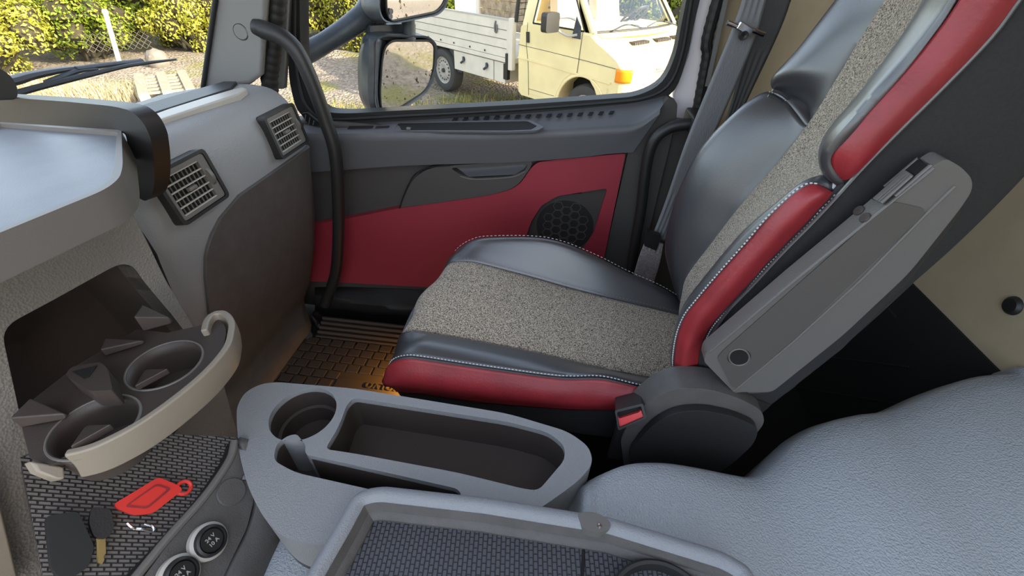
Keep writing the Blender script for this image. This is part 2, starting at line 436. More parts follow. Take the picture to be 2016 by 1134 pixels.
# ================================================================== passenger door
YD = 1.255
dr = thing('door_1', (-.3, 1.28, 0), 'passenger door with black and red panel, speaker and side window', 'door', kind='structure')
obj('door_base', Mb().box((-1.22, YD, .02), (.24, 1.31, .78)), M['door_dark'], dr, bevel=.01)
L0 = ats('Y', 1.30, [(606, 198), (640, 228), (800, 222), (1000, 211), (1200, 196), (1262, 184), (1300, 160)])
L1 = ats('Y', 1.285, [(600, 232), (650, 244), (800, 238), (1000, 226), (1200, 208), (1270, 198), (1318, 186)])
L2 = ats('Y', 1.213, [(596, 262), (640, 263), (800, 262), (1000, 260), (1200, 250), (1255, 244), (1300, 214)])
L2b = [p+V((0, -.006, -.012)) for p in L2]
L3 = ats('Y', 1.222, [(600, 340), (660, 336), (800, 326), (1000, 320), (1140, 310), (1200, 303), (1246, 300)])
L4 = [p+V((0, .04, -.004)) for p in L3]
obj('door_top', Mb().loft([L0, L1, L2], 60, 12, sharp=True).loft([L2, L2b], 60, 2).loft([L2b, L3], 60, 8).loft([L3, L4], 60, 2), M['door_top'], dr, angle=50)
# storage slot in the ledge
lq = L1[2]; ln_ = (L2[2]-L1[2]).cross(V((1, 0, .12))).normalized(); ln_ = ln_ if ln_.z > 0 else -ln_
tro = obj('ledge_tray', Mb().plate(rounded(atps(lq+ln_*.002, ln_, [(762, 258), (774, 240), (1044, 236), (1072, 250), (1056, 257), (1000, 259)]), .008), -ln_*.006, [rounded(atps(lq+ln_*.002, ln_, [(776, 256), (784, 242), (1038, 238), (1058, 248), (1046, 255), (1000, 257)]), .006)]), M['door_top'], dr, bevel=.0015)
obj('tray_well_shade', Mb().plate(rounded(atps(lq+ln_*.0006, ln_, [(776, 256), (784, 242), (1038, 238), (1058, 248), (1046, 255), (1000, 257)]), .006), -ln_*.003), M['void'], tro)  # flat near-black plate, paints the shade inside the shallow tray
obj('ledge_clip', Mb().box((-.007, -.005, 0), (.007, .005, .008), Matrix.Translation(atp(805, 256, lq, ln_))), M['tray_edge'], tro, bevel=.003)
sw = Mb()
for x0, x1 in ((682, 732), (736, 764)):
    sw.plate(ats('Y', 1.245, [(x0, 255), (x0+4, 248), (x1, 247), (x1, 254)]), (0, .012, -.004))
obj('window_switch', sw, M['black'], dr, bevel=.002)
# defroster slots
for i in range(16):
    x = 896+i*20.5; y = 236-i*.78
    y2 = np.interp(x, [900, 1000, 1110, 1213], [236.5, 231.5, 228.5, 223])
    q = [atp(x+dx, y2+dy, L1[2], (L2[2]-L1[2]).cross(V((1, 0, .12)))) for dx, dy in ((-6, 3), (-2, -3), (6, -3.4), (2, 2.6))]
    nn = (q[1]-q[0]).cross(q[3]-q[0]).normalized(); nn = nn if nn.z > 0 else -nn
    obj('defrost_slot', Mb().plate([p+nn*.0015 for p in q], nn*.0015), M['void'], dr)
vo = Mb()
nv = (L2[0]-L1[0]).cross(V((1, 0, .12))).normalized(); nv = nv if nv.z > 0 else -nv
cornr = obj('corner_outlet', Mb().plate(rounded(ats('Y', 1.225, [(592, 224), (604, 222), (630, 243), (626, 249), (608, 246)]), .004), (0, .01, 0)), M['void'], dr)
for k in range(3):
    vo.tube(ats('Y', 1.222, [(600+k*8, 246-2+k*1), (602+k*8, 226+k*6)]), .0016, 6)
obj('outlet_bar', vo, M['door_top'], cornr)

# red insert, door pull pod, speaker
redo = ats('Y', 1.231, [(600, 445), (680, 431), (790, 409), (870, 398), (960, 385), (1004, 374), (1024, 362), (1046, 330), (1060, 319), (1080, 316), (1232, 302), (1190, 505), (1150, 620), (850, 566), (664, 556), (600, 553)])
hole = rounded(ats('Y', 1.231, [(1033, 474), (1046, 436), (1066, 405), (1098, 386), (1196, 371), (1168, 462), (1146, 495), (1040, 500)]), .012)
obj('red_insert', Mb().plate(rounded(redo, [0, 0, .02, .05, .06, .06, .06, .06, .03, .02, .008, 0, 0, 0, 0, 0]), (0, .035, 0), [hole]), M['door_red'], dr, bevel=.016, seg=1)['label'] = 'dark red lower door insert'
sp = obj('speaker_grille', Mb().plate(rounded(ats('Y', 1.244, [(1031, 476), (1044, 436), (1064, 403), (1097, 384), (1198, 369), (1170, 464), (1148, 499), (1038, 505)]), .012), (0, .012, 0)), M['grille'], dr, bevel=.003)
hc = at(1112, 446, 'Y', 1.243); hx = Mb(); s = .0165
for i in range(-6, 7):
    for k in range(-7, 8):
        x = i*s*1.5*1.12; z = (k+.5*(i % 2))*s*math.sqrt(3)*1.0
        if math.hypot(x, z) > .078: continue
        o_ = [hc+V((x+s*math.cos(t)*1.02, 0, z+s*math.sin(t)*1.02)) for t in [math.pi/3*q for q in range(6)]]
        h_ = [hc+V((x+s*math.cos(t)*.90, 0, z+s*math.sin(t)*.90)) for t in [math.pi/3*q for q in range(6)]]
        hx.plate(o_, (0, -.0022, 0), [h_])
obj('honeycomb', hx, M['rib'], sp, smooth=False)
obj('speaker_disc', Mb().lathe([(.0005, .0008), (.088, .0008), (.092, 0)], hc+V((0, .0005, 0)), (0, -1, 0), 40), M['disc'], sp)
pod = rounded(ats('Y', 1.226, [(788, 409), (797, 385), (814, 350), (846, 330), (886, 326), (1048, 316), (1046, 328), (1022, 362), (1002, 374), (960, 385), (870, 398)]), [0, .02, .04, .04, .01, 0, .01, .03, .05, .03, 0])
ph = rounded(ats('Y', 1.226, [(886, 331), (1040, 322), (1034, 336), (1006, 347), (934, 351), (908, 345)]), .014)
pd = obj('door_pull', Mb().plate(pod, (0, .03, 0), [ph]), M['door_dark'], dr, bevel=.004)
obj('pull_cup', Mb().loft([ats('Y', 1.252, [(876, 327), (1044, 318)]), ats('Y', 1.25, [(890, 338), (1038, 328)]), ats('Y', 1.228, [(905, 349), (1030, 343)])], 20, 8), M['door_top'], pd)
obj('pull_highlight', Mb().tube(cr(ats('Y', 1.225, [(906, 347), (934, 353), (1006, 349), (1034, 338)]), 30), .0016, 6), M['armrest'], pd)  # lighter tube, paints the highlight along the lip of the pull
obj('pod_gap', Mb().tube(cr(ats('Y', 1.2245, [(787, 410), (795, 385), (811, 351), (826, 337), (848, 329), (886, 325)]), 40), .0022, 6), M['void'], pd)
# right hand column and sill step
obj('door_end', Mb().plate(rounded(ats('Y', 1.238, [(1250, 247), (1298, 214), (1316, 192), (1334, 203), (1332, 232), (1262, 520), (1240, 640), (1150, 640), (1190, 505), (1236, 302)]), .008), (0, .04, 0)), M['door_dark'], dr, bevel=.007)
obj('door_pocket', Mb().loft([ats('Y', 1.25, [(620, 566), (700, 566), (880, 574)]), ats('Y', 1.21, [(620, 578), (700, 588), (790, 601), (880, 590)]), ats('Y', 1.20, [(620, 590), (700, 602), (800, 614), (880, 605)]), ats('Y', 1.24, [(620, 640), (700, 650), (880, 660)])], 30, 16), M['black'], dr)
# window frame and pane
def frame_loop(pts, y, top=.72):
    P = ats('Y', y, pts); return [up(P[0], top, .27), *P, up(P[-1], top, .05)]
inner = [(590, 0), (592, 100), (600, 155), (618, 196), (655, 222), (800, 217), (1000, 207), (1110, 200), (1200, 194), (1256, 187), (1302, 162), (1328, 112), (1341, 50), (1351, 0)]
outer = [(566, 0), (567, 120), (574, 180), (592, 225), (640, 246), (800, 238), (1000, 227), (1110, 219), (1200, 210), (1280, 202), (1326, 180), (1352, 115), (1366, 50), (1378, 0)]
def smooth_loop(pts, y, top=.72, n=90):
    P = cr(ats('Y', y, pts), n); return [up(P[0], top, .27), *P, up(P[-1], top, .05)]
Po = smooth_loop(outer, 1.285, .78); Pi = smooth_loop(inner, 1.285)
wf = obj('window_frame', Mb().plate(Po, (0, .05, 0), [Pi]), M['rubber'], dr, bevel=.012, seg=3)
lipP = cr(ats('Y', 1.279, [(580, 0), (581, 110), (590, 170), (606, 212), (648, 234), (800, 228), (1000, 217), (1200, 202), (1270, 193), (1316, 168), (1342, 110), (1362, 0)]), 80)
obj('frame_lip', Mb().tube(lipP, .0045, 8), M['rubber'], wf)
obj('window_pane', Mb().plate([p+V((0, .032, 0)) for p in frame_loop([(x+(-12 if x < 900 else 12), y+6 if y > 150 else y) for x, y in inner], 1.285, .74)], (0, .005, 0)), M['glass'], dr, smooth=False)

# ================================================================== grab handles
gp = ats('Y', 1.13, [(516, 58), (535, 64), (560, 76), (585, 102), (607, 145), (625, 190), (642, 240), (658, 290), (664, 340), (666, 400), (666, 470), (660, 540), (640, 600)])
g1 = thing('grab_handle', gp[0], 'long black grab handle curving down beside the dashboard end', 'grab handle')
obj('bar', Mb().tube(gp, [.021, .0185, .0185, .018, .018, .018], 14, smooth=70), M['black'], g1)
obj('mount', Mb().lathe([(.001, -.015), (.017, -.015), (.020, 0), (.015, .015)], gp[0]+V((-.004, 0, .002)), (gp[1]-gp[0]), 20), M['black'], g1)
gp = ats('Y', 1.20, [(1372, 244), (1345, 245), (1318, 251), (1292, 270), (1278, 300), (1269, 350), (1262, 410), (1252, 470), (1244, 520), (1238, 560)])
g2 = thing('grab_handle', gp[0], 'black grab handle on the rear post beside the belt', 'grab handle')
obj('bar', Mb().tube(gp, .0155, 14, smooth=60), M['black'], g2)
obj('mount', Mb().box((-.02, -.02, -.022), (.03, .075, .022), Matrix.Translation(gp[0])), M['black'], g2, bevel=.006)

# ================================================================== dashboard
prof = [(-1.10, .872), (-.98, .895), (-.86, .912), (-.80, .912), (-.762, .903), (-.735, .880), (-.721, .850), (-.714, .80), (-.713, .757)]
lowp = [(-.716, .745), (-.724, .70), (-.745, .58), (-.77, .48), (-.80, .385), (-.845, .27), (-.893, .173), (-.90, .06), (-.90, .0)]
ds = thing('dashboard', (-.9, .85, .0), 'grey dashboard in front of the passenger seat with two vents', 'dashboard')
PR = cr([V((x, 0, z)) for x, z in prof], 40); PL = cr([V((x, 0, z)) for x, z in [prof[-1]]+lowp], 40)
def dash_rows(P, ys, off=0, endr=0):
    rows = []
    for y, inset in ys:
        row = []
        for p in P: row.append(V((p.x-inset, y, p.z-(inset*.3 if p.z > .85 else 0))))
        rows.append(row)
    return rows
ends = [(1.128, .05), (1.126, .02), (1.118, .008), (1.105, .002), (1.09, 0)]
full = PR+PL[1:]
rows = dash_rows(full, ends+[(y, 0) for y in np.linspace(1.05, .545, 24)])
mb = Mb().grid(rows); n = len(full)
mb.add(rows[0]+[V((-1.2, 1.128, 0))], [tuple(range(n))+(n,)])
obj('body', mb, M['dash'], ds, angle=60)
off = [V((p.x-.13, 0, p.z)) for p in full]
obj('driver_side_body', Mb().grid([[V((p.x, y, p.z)) for p in off] for y in np.linspace(.60, -1.1, 12)]), M['dash'], ds, angle=60)
# darker knee panel wrapping the lower face, rounded inner corner
kp = []
Kz = [p for p in PL if p.z > .03]
for p in Kz:
    z = p.z; ymin = np.interp(z, [.03, .2, .4, .55, .64, .69, .72, .74, .757], [.63, .625, .622, .63, .648, .668, .70, .735, .80])
    kp.append([V((p.x+.007-(.05 if y > 1.125 else .01 if y > 1.115 else 0), y, z)) for y in [ymin+(1.128-ymin)*t for t in (0, .1, .2, .35, .5, .65, .8, .9, .95, .975, .99, 1)]])
obj('knee_panel', Mb().grid(kp), M['dash_dark'], ds, solid=.012, bevel=.004, angle=60)['label'] = 'dark textured lower dash panel'
s0 = [V((x, y, z)) for x, y, z in [(p.x+.0025, yy, p.z) for p, yy in zip(full[26:70], np.linspace(.553, .575, 44))]]
obj('panel_gap', Mb().tube(s0, [.004]*20+[.003]*12+[.0015]*12, 6), M['void'], ds)
tri = ats('Z', .922, [(270, 236), (330, 214), (400, 192), (455, 176), (478, 171), (486, 174), (470, 184), (400, 207), (330, 230), (290, 244)])
obj('trim_strip', Mb().plate(tri, (0, 0, -.02)), M['silver'], ds, bevel=.004)['label'] = 'pale satin strip below the windscreen'
obj('defrost_strip', Mb().plate(ats('Z', .919, [(250, 215), (440, 160), (466, 160), (455, 173), (270, 232)]), (0, 0, -.02)), M['black'], ds, bevel=.003)

def vent(cy, w=.118, h=.092):
    cx, cz = -.7005, .829
    def R(y0, y1, z0, z1, x): return [V((x, cy+y0, cz+z0)), V((x, cy+y1, cz+z0)), V((x, cy+y1, cz+z1)), V((x, cy+y0, cz+z1))]
    a, b = w/2, h/2
    f = obj('air_vent', Mb().plate(rounded(R(-a-.008, a+.008, -b-.006, b+.006, cx), .012), (-.03, 0, 0), [rounded(R(-a, a, -b, b, cx), .008)]), M['black'], ds, bevel=.003)
    obj('vent_bezel', Mb().plate(rounded(R(-a+.001, a-.001, -b+.001, b-.001, cx-.002), .007), (-.02, 0, 0), [R(-a+.008, a-.020, -b+.008, b-.010, cx-.002)]), M['tray_edge'], f, bevel=.002)
    obj('vent_void', Mb().plate(R(-a, a, -b, b, cx-.0105), (-.002, 0, 0)), M['void'], f)
    for k in range(6):
        z = -b+.009+(h-.020)*k/5
        obj('louver', Mb().box((cx-.0065, cy-a+.007, cz+z-.0011), (cx-.003, cy+a-.020, cz+z+.0011)), M['silver'] , f)
    vn = Mb()
    for k in range(1, 9):
        y = -a+.008+(w-.028)*k/9
        vn.box((cx-.0095, cy+y-.0006, cz-b+.008), (cx-.007, cy+y+.0006, cz+b-.010))
    obj('vane', vn, M['tray_edge'], f)
    lb = Mb()
    for k in range(6): lb.box((cx-.010, cy-a+.007, cz-b+.009+(h-.020)*k/5-.0008), (cx-.0065, cy+a-.020, cz-b+.009+(h-.020)*k/5+.0008))
    obj('louver_back', lb, M['void'], f)
    obj('thumbwheel', Mb().lathe([(.002, -.004), (.024, -.004), (.024, .004), (.002, .004)], (cx-.019, cy+a-.011, cz), (0, 1, 0), 28), M['tray_edge'], f)
    obj('vent_knob', Mb().box((cx-.006, cy-.016, cz-.004), (cx+.004, cy+.004, cz+.003)), M['tray_edge'], f, bevel=.002)
    tilt = Matrix.Translation((cx, 0, cz)) @ Matrix.Rotation(math.radians(-9), 4, 'Y') @ Matrix.Translation((-cx, 0, -cz))
    for q in [f]+list(f.children): q.data.transform(tilt)
vent(1.028); vent(.692)

# block at far left of the dash
hb = obj('dash_hood', Mb().plate(rounded(ats('X', -.93, [(-60, 118), (-5, 130), (25, 152), (36, 176), (34, 196), (-60, 200)]), .012), (-.05, 0, 0)), M['black'], ds, bevel=.01, seg=3)

# ================================================================== shelf tray on the dash
ZT = .98
tc = [(-90, 492), (0, 458), (208, 373), (236, 350), (242, 326), (239, 256), (0, 240), (-90, 236)]
_e = ats('Z', ZT, tc[1:3])
tcw = [_e[0]+(_e[0]-_e[1]).normalized()*.13]+ats('Z', ZT, tc[1:-1])+[V((-.90, .17, ZT))]
tpo = rounded(tcw, [.01, .0, .05, .02, .03, .006, 0, .02])
ctr = sum(tpo, V())/len(tpo)
tpi = [p+(ctr-p).normalized()*.009 for p in tpo]
tt = thing('dash_shelf', ctr, 'blue-grey shelf tray with raised rim on the dash centre', 'shelf tray')
obj('rim', Mb().plate([p for p in tpo], (0, 0, -.042), [tpi]), M['tray_edge'], tt, bevel=.004)
obj('tray_floor', Mb().plate([p+V((0, 0, -.006)) for p in tpi], (0, 0, -.02)), M['tray'], tt)
tip = at(288, 397, 'X', -.675); p1 = at(0, 240, 'Z', .93)
wn = V((p1.x-tip.x, p1.y-tip.y, 0)).cross(V((0, 0, 1))).normalized(); wn = wn if wn.y > 0 else -wn
wp = atps(tip+wn*.004, wn, [(-90, 189), (0, 191), (130, 200), (222, 209), (255, 217), (279, 236), (296, 268), (304, 318), (305, 360), (299, 385), (286, 397), (270, 388), (260, 350), (254, 300), (247, 262), (130, 258), (0, 254), (-90, 252)])
obj('side_wall', Mb().plate(rounded(wp, [0, 0, 0, .02, .02, .02, .02, .02, .02, .01, .01, .01, .02, .02, .01, 0, 0, 0]), wn*.024), M['black'], tt, bevel=.009, seg=4)['label'] = 'raised black wall ending in a rounded fin'

# ================================================================== centre stack
CP, CN = V((-.655, .45, .72)), V((1, 0, .12))
cs = thing('centre_stack', (-.7, .3, .1), 'grey centre stack with recess behind the cup holders', 'centre stack')
top = [(-90, 600), (0, 545), (120, 490), (200, 448), (246, 412)]
rightedge = [(262, 424), (296, 490), (330, 560), (362, 612), (386, 655), (412, 700), (436, 745), (452, 800), (472, 872)]
face = top+rightedge+[(325, 872), (62, 918), (82, 1000), (125, 1170), (30, 1170), (-90, 1170)]
rec = [(2, 646), (110, 588), (216, 529), (240, 519), (262, 524), (286, 558), (340, 622), (392, 690), (430, 760), (300, 900), (64, 908), (40, 820)]
Pf = atps(CP, CN, face); Pr = rounded(atps(CP, CN, rec), [.02, 0, .01, .02, .02, .02, 0, 0, 0, 0, .02, 0])
obj('face_panel', Mb().plate(Pf, V((-.03, 0, 0)), [Pr]), M['console'], cs, bevel=.010, seg=3)
# cowl curving back under the shelf, and flank towards the passenger side
ctop = atps(CP, CN, top)
obj('cowl', Mb().loft([[p+V((.0, 0, .001)) for p in ctop], [p+V((-.012, 0, .016)) for p in ctop], [p+V((-.05, 0, .022)) for p in ctop], [p+V((-.12, .01, .0)) for p in ctop]], 30, 14), M['console'], cs, solid=.01)
fr = atps(CP, CN, rightedge)
obj('flank', Mb().loft([fr, [p+V((-.006, .008, 0)) for p in fr], [p+V((-.05, .02, 0)) for p in fr], [p+V((-.20, .03, 0)) for p in fr]], 30, 12), M['console'], cs, solid=.01)
# recess box
Prb = [p+V((-.13, .0, .0)) for p in Pr]; n = len(Pr)
rb = Mb().grid([Pr, Prb], closed_u=True).plate([p+V((.0005, (p.y-CP.y)*.05, (p.z-CP.z)*.05)) for p in Prb], (-.01, 0, 0))
obj('recess', rb, M['brown'], cs, smooth=False)
rd = ats('X', -.40, [(-60, 880), (0, 985), (22, 1060), (45, 1170), (-60, 1170)])
obj('driver_side_panel', Mb().plate(atps(CP+V((.03, 0, 0)), CN, [(-90, 900), (-10, 950), (8, 1010), (30, 1100), (46, 1170), (-90, 1170)]), V((-.02, 0, 0))), M['rail'], cs, bevel=.004)

# lower shelf of the stack: mesh pocket, bright rail, socket panel
LP, LN = V((-.48, .25, .535)), V((1, 0, 1)).normalized()
LPd = LP-LN*.02
pk = atps(LPd, LN, [(250, 850), (478, 862), (470, 900), (330, 1160), (90, 1160), (40, 900)])
obj('mesh_floor', Mb().plate(pk, -LN*.01), M['mesh'], cs)['label'] = 'black scale textured mat of the lower shelf'
rl = atps(LP, LN, [(462, 868), (452, 905), (405, 975), (330, 1060), (240, 1170)])
obj('shelf_rail', Mb().tube(cr(rl, 40), .006, 10), M['tray_edge'], cs)
rl2 = atps(LP-LN*.008, LN, [(452, 872), (436, 912), (386, 985), (310, 1070), (215, 1170)])
obj('shelf_wall', Mb().loft([cr(rl, 30), cr(rl2, 30), [p-LN*.03 for p in cr(rl2, 30)]], 30, 8), M['black'], cs, solid=.004)
pn = atps(LP, LN, [(466, 870), (488, 930), (500, 985), (486, 1040), (452, 1110), (420, 1180), (250, 1180), (335, 1066), (408, 980), (455, 908)])
obj('socket_panel', Mb().plate(rounded(pn, .008), -LN*.03), M['dash_dark'], cs, bevel=.003)
sb = atps(LP, LN, [(464, 866), (488, 930), (500, 985), (486, 1040), (452, 1110), (420, 1180)])
obj('stack_side', Mb().loft([sb, [p+V((.02, .02, -.05)) for p in sb], [p+V((.03, .05, -.4)) for p in sb]], 20, 8), M['dash_dark'], cs, solid=.01)
sk = [(410, 1066), (352, 1132)]
for i, (x, y) in enumerate(sk):
    c = atp(x, y, LP+LN*.006, LN); axd = (LN+V((.25, .05, 0))).normalized()
    s_ = obj('power_socket', Mb().lathe([(.010, -.02), (.0215, -.02), (.0217, .006), (.0205, .011), (.0175, .013), (.0165, .010), (.0165, .008)], c, axd, 36), M['black'], cs)
    obj('socket_ring', Mb().lathe([(.0217, -.008), (.0255, -.006), (.0255, .003), (.0217, .006)], c, axd, 36), M['silver'], s_)
    obj('socket_cap', Mb().lathe([(.0005, .0105), (.015, .0105), (.0167, .008)], c, axd, 36), M['black'], s_)
    ux = V((.1, .8, -.2)); ux = (ux-axd*ux.dot(axd)).normalized(); uy = axd.cross(ux)
    R_ = Matrix((ux, uy, axd)).transposed().to_4x4()
    for t, dy in (('24 V', .0042), ('10 A', -.0042)):
        text_mesh('socket_text', t, .0075, Matrix.Translation(c+axd*.0107+uy*dy) @ R_, M['silver'], s_, .0003)
c = atp(456, 968, LP+LN*.001, LN)
obj('blank_cap', Mb().lathe([(.0005, .0015), (.0195, .0015), (.021, 0)], c, LN, 30), M['dash_dark'], cs)
for x, y in ((482, 940),):
    obj('screw', Mb().lathe([(.0005, .003), (.004, .0025), (.0055, 0)], atp(x, y, LP+LN*.001, LN), LN, 14), M['chrome'], cs)

# red key tag and keys lying on the lower shelf
QN = LN; QP = LPd+LN*.004
rt_ = atps(QP, QN, [(310, 941), (350, 958), (358, 966), (300, 1012), (262, 1016), (228, 1003), (222, 994)])
kt = obj('key_tag', Mb().plate(rounded(rt_, .006), LN*.006), M['tag_red'], bevel=.0015)
tag(kt, 'flat red plastic key tag on the lower shelf mat', 'key tag')
lp_ = atp(362, 960, QP+LN*.003, QN); u1 = QN.orthogonal().normalized(); u2 = QN.cross(u1)
obj('tag_loop', Mb().tube([lp_+(u1*math.cos(t)+u2*math.sin(t))*.009 for t in np.linspace(0, 2*math.pi, 24)], .0028, 8), M['tag_red'], kt)
obj('tag_groove', Mb().plate(rounded(atps(QP+LN*.0062, QN, [(308, 952), (338, 962), (290, 1002), (244, 998)]), .005), LN*.0008, [rounded(atps(QP+LN*.0062, QN, [(308, 956), (330, 963), (289, 998), (252, 995)]), .004)]), M['red'], kt)
ring = thing('key_bunch', atp(200, 1060, QP, QN), 'bunch of metal keys with black head beside the red tag', 'keys')
ch = Mb(); cpts = cr(atps(QP+LN*.004, QN, [(250, 1030), (262, 1040), (280, 1042), (302, 1046), (300, 1036), (282, 1030)]), 40)
for i in range(0, 38, 2): ch.tube([cpts[i], cpts[i+1], cpts[min(i+2, 39)]], .0018, 6)
obj('chain', ch, M['chrome'], ring)
hd = atps(QP+LN*.003, QN, [(178, 1000), (216, 1005), (222, 1045), (204, 1066), (182, 1060), (172, 1030)])
obj('key_head', Mb().plate(rounded(hd, .006), LN*.008), M['black'], ring, bevel=.002)
for d in (0, 1):
    ks = atps(QP+LN*(.004+.004*d), QN, [(188+d*9, 1055), (198+d*9, 1056), (202+d*6, 1090), (199+d*4, 1096), (201+d*4, 1102), (197+d*3, 1112), (190+d*2, 1108), (190+d*4, 1080)])
    obj('key_blade', Mb().plate(ks, LN*.002), M['key'], ring)
fob = obj('card_holder', Mb().plate(rounded(atps(QP+LN*.004, QN, [(86, 1020), (150, 1010), (182, 1080), (170, 1120), (120, 1150), (96, 1120)]), .006), LN*.012), M['rubber'], bevel=.003)
tag(fob, 'small black card holder lying left of the keys', 'card holder')

# ================================================================== pull-out cup holder
ZD = .722
ch_ = thing('cup_holder', at(250, 780, 'Z', ZD), 'pull-out double cup holder with beige-grey front rail', 'cup holder')
rtop = [(408, 648), (412, 630), (422, 618), (436, 619), (447, 634), (446, 655), (436, 684), (396, 730), (336, 780), (270, 826), (210, 858), (170, 874), (131, 883)]
RT = cr(ats('Z', ZD+.012, rtop), 70)
RB = [p+V((-.004, -.003, -.046)) for p in RT]
obj('front_rail', Mb().loft([RT, [p.lerp(q, .5)+V((.002, .001, 0)) for p, q in zip(RT, RB)], RB], 70, 8), M['rail'], ch_, solid=-.010, bevel=.003, angle=60)['label'] = 'beige-grey curved front rail'
lipb = atps(RT[-1]+V((0, 0, -.03)), (1, 0, .8), [(58, 906), (128, 918), (131, 942), (112, 944), (72, 928)])
obj('rail_foot', Mb().plate(lipb, (-.012, -.002, -.006)), M['rail'], ch_, bevel=.003)
deck = [p+V((-.006, -.002, -.012)) for p in RT[6:]]+ats('Z', ZD, [(98, 915), (58, 900), (40, 830), (60, 790), (150, 720), (270, 648), (330, 655)])
deck = [V((p.x, p.y, ZD)) for p in deck]
C1, C2 = at(325, 717, 'Z', ZD), at(187, 838, 'Z', ZD)
def circ(c, r, n=48, sx=1, sy=1): return [c+V((r*sx*math.cos(2*math.pi*k/n), r*sy*math.sin(2*math.pi*k/n), 0)) for k in range(n)]
obj('deck', Mb().plate(deck, (0, 0, -.012), [circ(C1, .0465), circ(C2, .0465)]), M['brown'], ch_, bevel=.002)
for c in (C1, C2):
    cu = obj('cup_well', Mb().lathe([(.0468, .0005), (.0462, -.02), (.042, -.055), (.002, -.056)], c, (0, 0, 1), 40), M['brown'], ch_, solid=.002)
    obj('cup_rim', Mb().tube(circ(c, .047)+[circ(c, .047)[0]], .0016, 6), M['tray_edge'], cu)
def wedge(p, w, l, h, ang, mt=M['brown']):
    m = Matrix.Translation(p) @ Matrix.Rotation(math.radians(ang), 4, 'Z')
    v = [m @ V(q) for q in ((0, -w/2, 0), (0, w/2, 0), (l, w*.15, 0), (l, -w*.15, 0), (0, -w/2, h), (0, w/2, h), (l, 0, h*.35))]
    return obj('grip_tab', Mb().add(v, [(0, 3, 2, 1), (0, 1, 5, 4), (1, 2, 6, 5), (0, 4, 6, 3), (2, 3, 6), (4, 5, 6)]), mt, ch_, bevel=.002)
for x, y, w, l, h, a in ((290, 640, .03, .035, .03, 20), (212, 690, .025, .045, .014, 30), (60, 822, .03, .045, .02, 10), (305, 752, .04, .03, .010, 150), (190, 868, .04, .03, .012, 150)):
    wedge(at(x, y, 'Z', ZD+.004), w, l, h, a)
dv = ats('Z', ZD+.03, [(140, 722), (198, 712), (212, 726), (222, 768), (176, 770), (128, 738)])
obj('divider', Mb().plate(rounded(dv, .006), (0, 0, -.03)), M['brown'], ch_, bevel=.003)
obj('divider_pocket', Mb().plate(atps(dv[0]+V((0, 0, .0005)), (0, 0, 1), [(142, 732), (192, 720), (176, 742), (166, 746)]), (0, 0, .001)), M['void'], ch_)

# ================================================================== console tray beside the seat
ZC = .54
ct = thing('console_tray', at(800, 860, 'Z', ZC), 'long grey console tray with round cup hole beside the seat', 'console tray')
co = [(466, 830), (466, 800), (482, 772), (512, 756), (545, 752), (700, 765), (1000, 814), (1120, 850), (1160, 880), (1168, 912), (1140, 946), (1080, 990), (1000, 1040), (800, 1060), (640, 1075), (560, 1062), (520, 1022), (488, 960), (470, 890)]
cup = at(597, 813, 'Z', ZC)
big = rounded(ats('Z', ZC, [(640, 884), (668, 838), (682, 798), (696, 783), (1000, 830), (1082, 852), (1112, 878), (1112, 905), (1060, 966), (1030, 962), (900, 930), (700, 893)]), [.01, .02, .02, .015, .03, .03, .03, .02, .02, .02, .03, .02])
sm = rounded(ats('Z', ZC, [(538, 906), (544, 874), (566, 858), (584, 854), (602, 876), (600, 894), (760, 930), (900, 962), (910, 975), (880, 985), (740, 966), (580, 930)]), [.012, .012, .01, .01, .01, .01, .02, .01, .01, .01, .02, .02])
CO = rounded(ats('Z', ZC, co), .03)
obj('tray_body', Mb().plate(CO, (0, 0, -.10), [circ(cup, .0565), big, sm]), M['dash'], ct, bevel=.009, seg=3)
obj('tray_bottom', Mb().plate([p+V((0, 0, -.095)) for p in CO], (0, 0, -.015)), M['brown'], ct)
for hl_, dp in ((big, .093), (sm, .093), (circ(cup, .0565), .05)):
    c_ = sum(hl_, V())/len(hl_); L_a = [p+(c_-p).normalized()*.0012+V((0, 0, -.011)) for p in hl_]
    obj('pocket_liner', Mb().grid([L_a, [p+V((0, 0, -dp+.011)) for p in L_a]], closed_u=True), M['brown'], ct)
obj('cup_step', Mb().lathe([(.0565, -.05), (.050, -.052), (.049, -.09), (.002, -.092)], cup, (0, 0, 1), 40), M['brown'], ct)
obj('pocket_floor', Mb().plate([p+V((0, 0, -.085)) for p in big], (0, 0, .004)), M['brown'], ct)

# ================================================================== engine tunnel cover
far = [((1120, 985), .52), ((1150, 962), .52), ((1180, 943), .52), ((1240, 920), .52), ((1310, 917), .52), ((1380, 927), .518), ((1450, 941), .512), ((1495, 945), .51), ((1530, 918), .515), ((1570, 873), .525), ((1630, 838), .54), ((1700, 820), .55), ((1760, 811), .555), ((1850, 772), .575), ((1930, 745), .59), ((2010, 736), .602)]
fr = cr([at(*p, 'Z', z) for p, z in far], 60)
fr = cr([V((-.40, .38, .425)), V((-.30, .42, .425)), V((.0, .42, .425)), V((.06, .40, .44))]+fr[2:]+[V((.893, fr[-1].y+.01, .61))], 100)

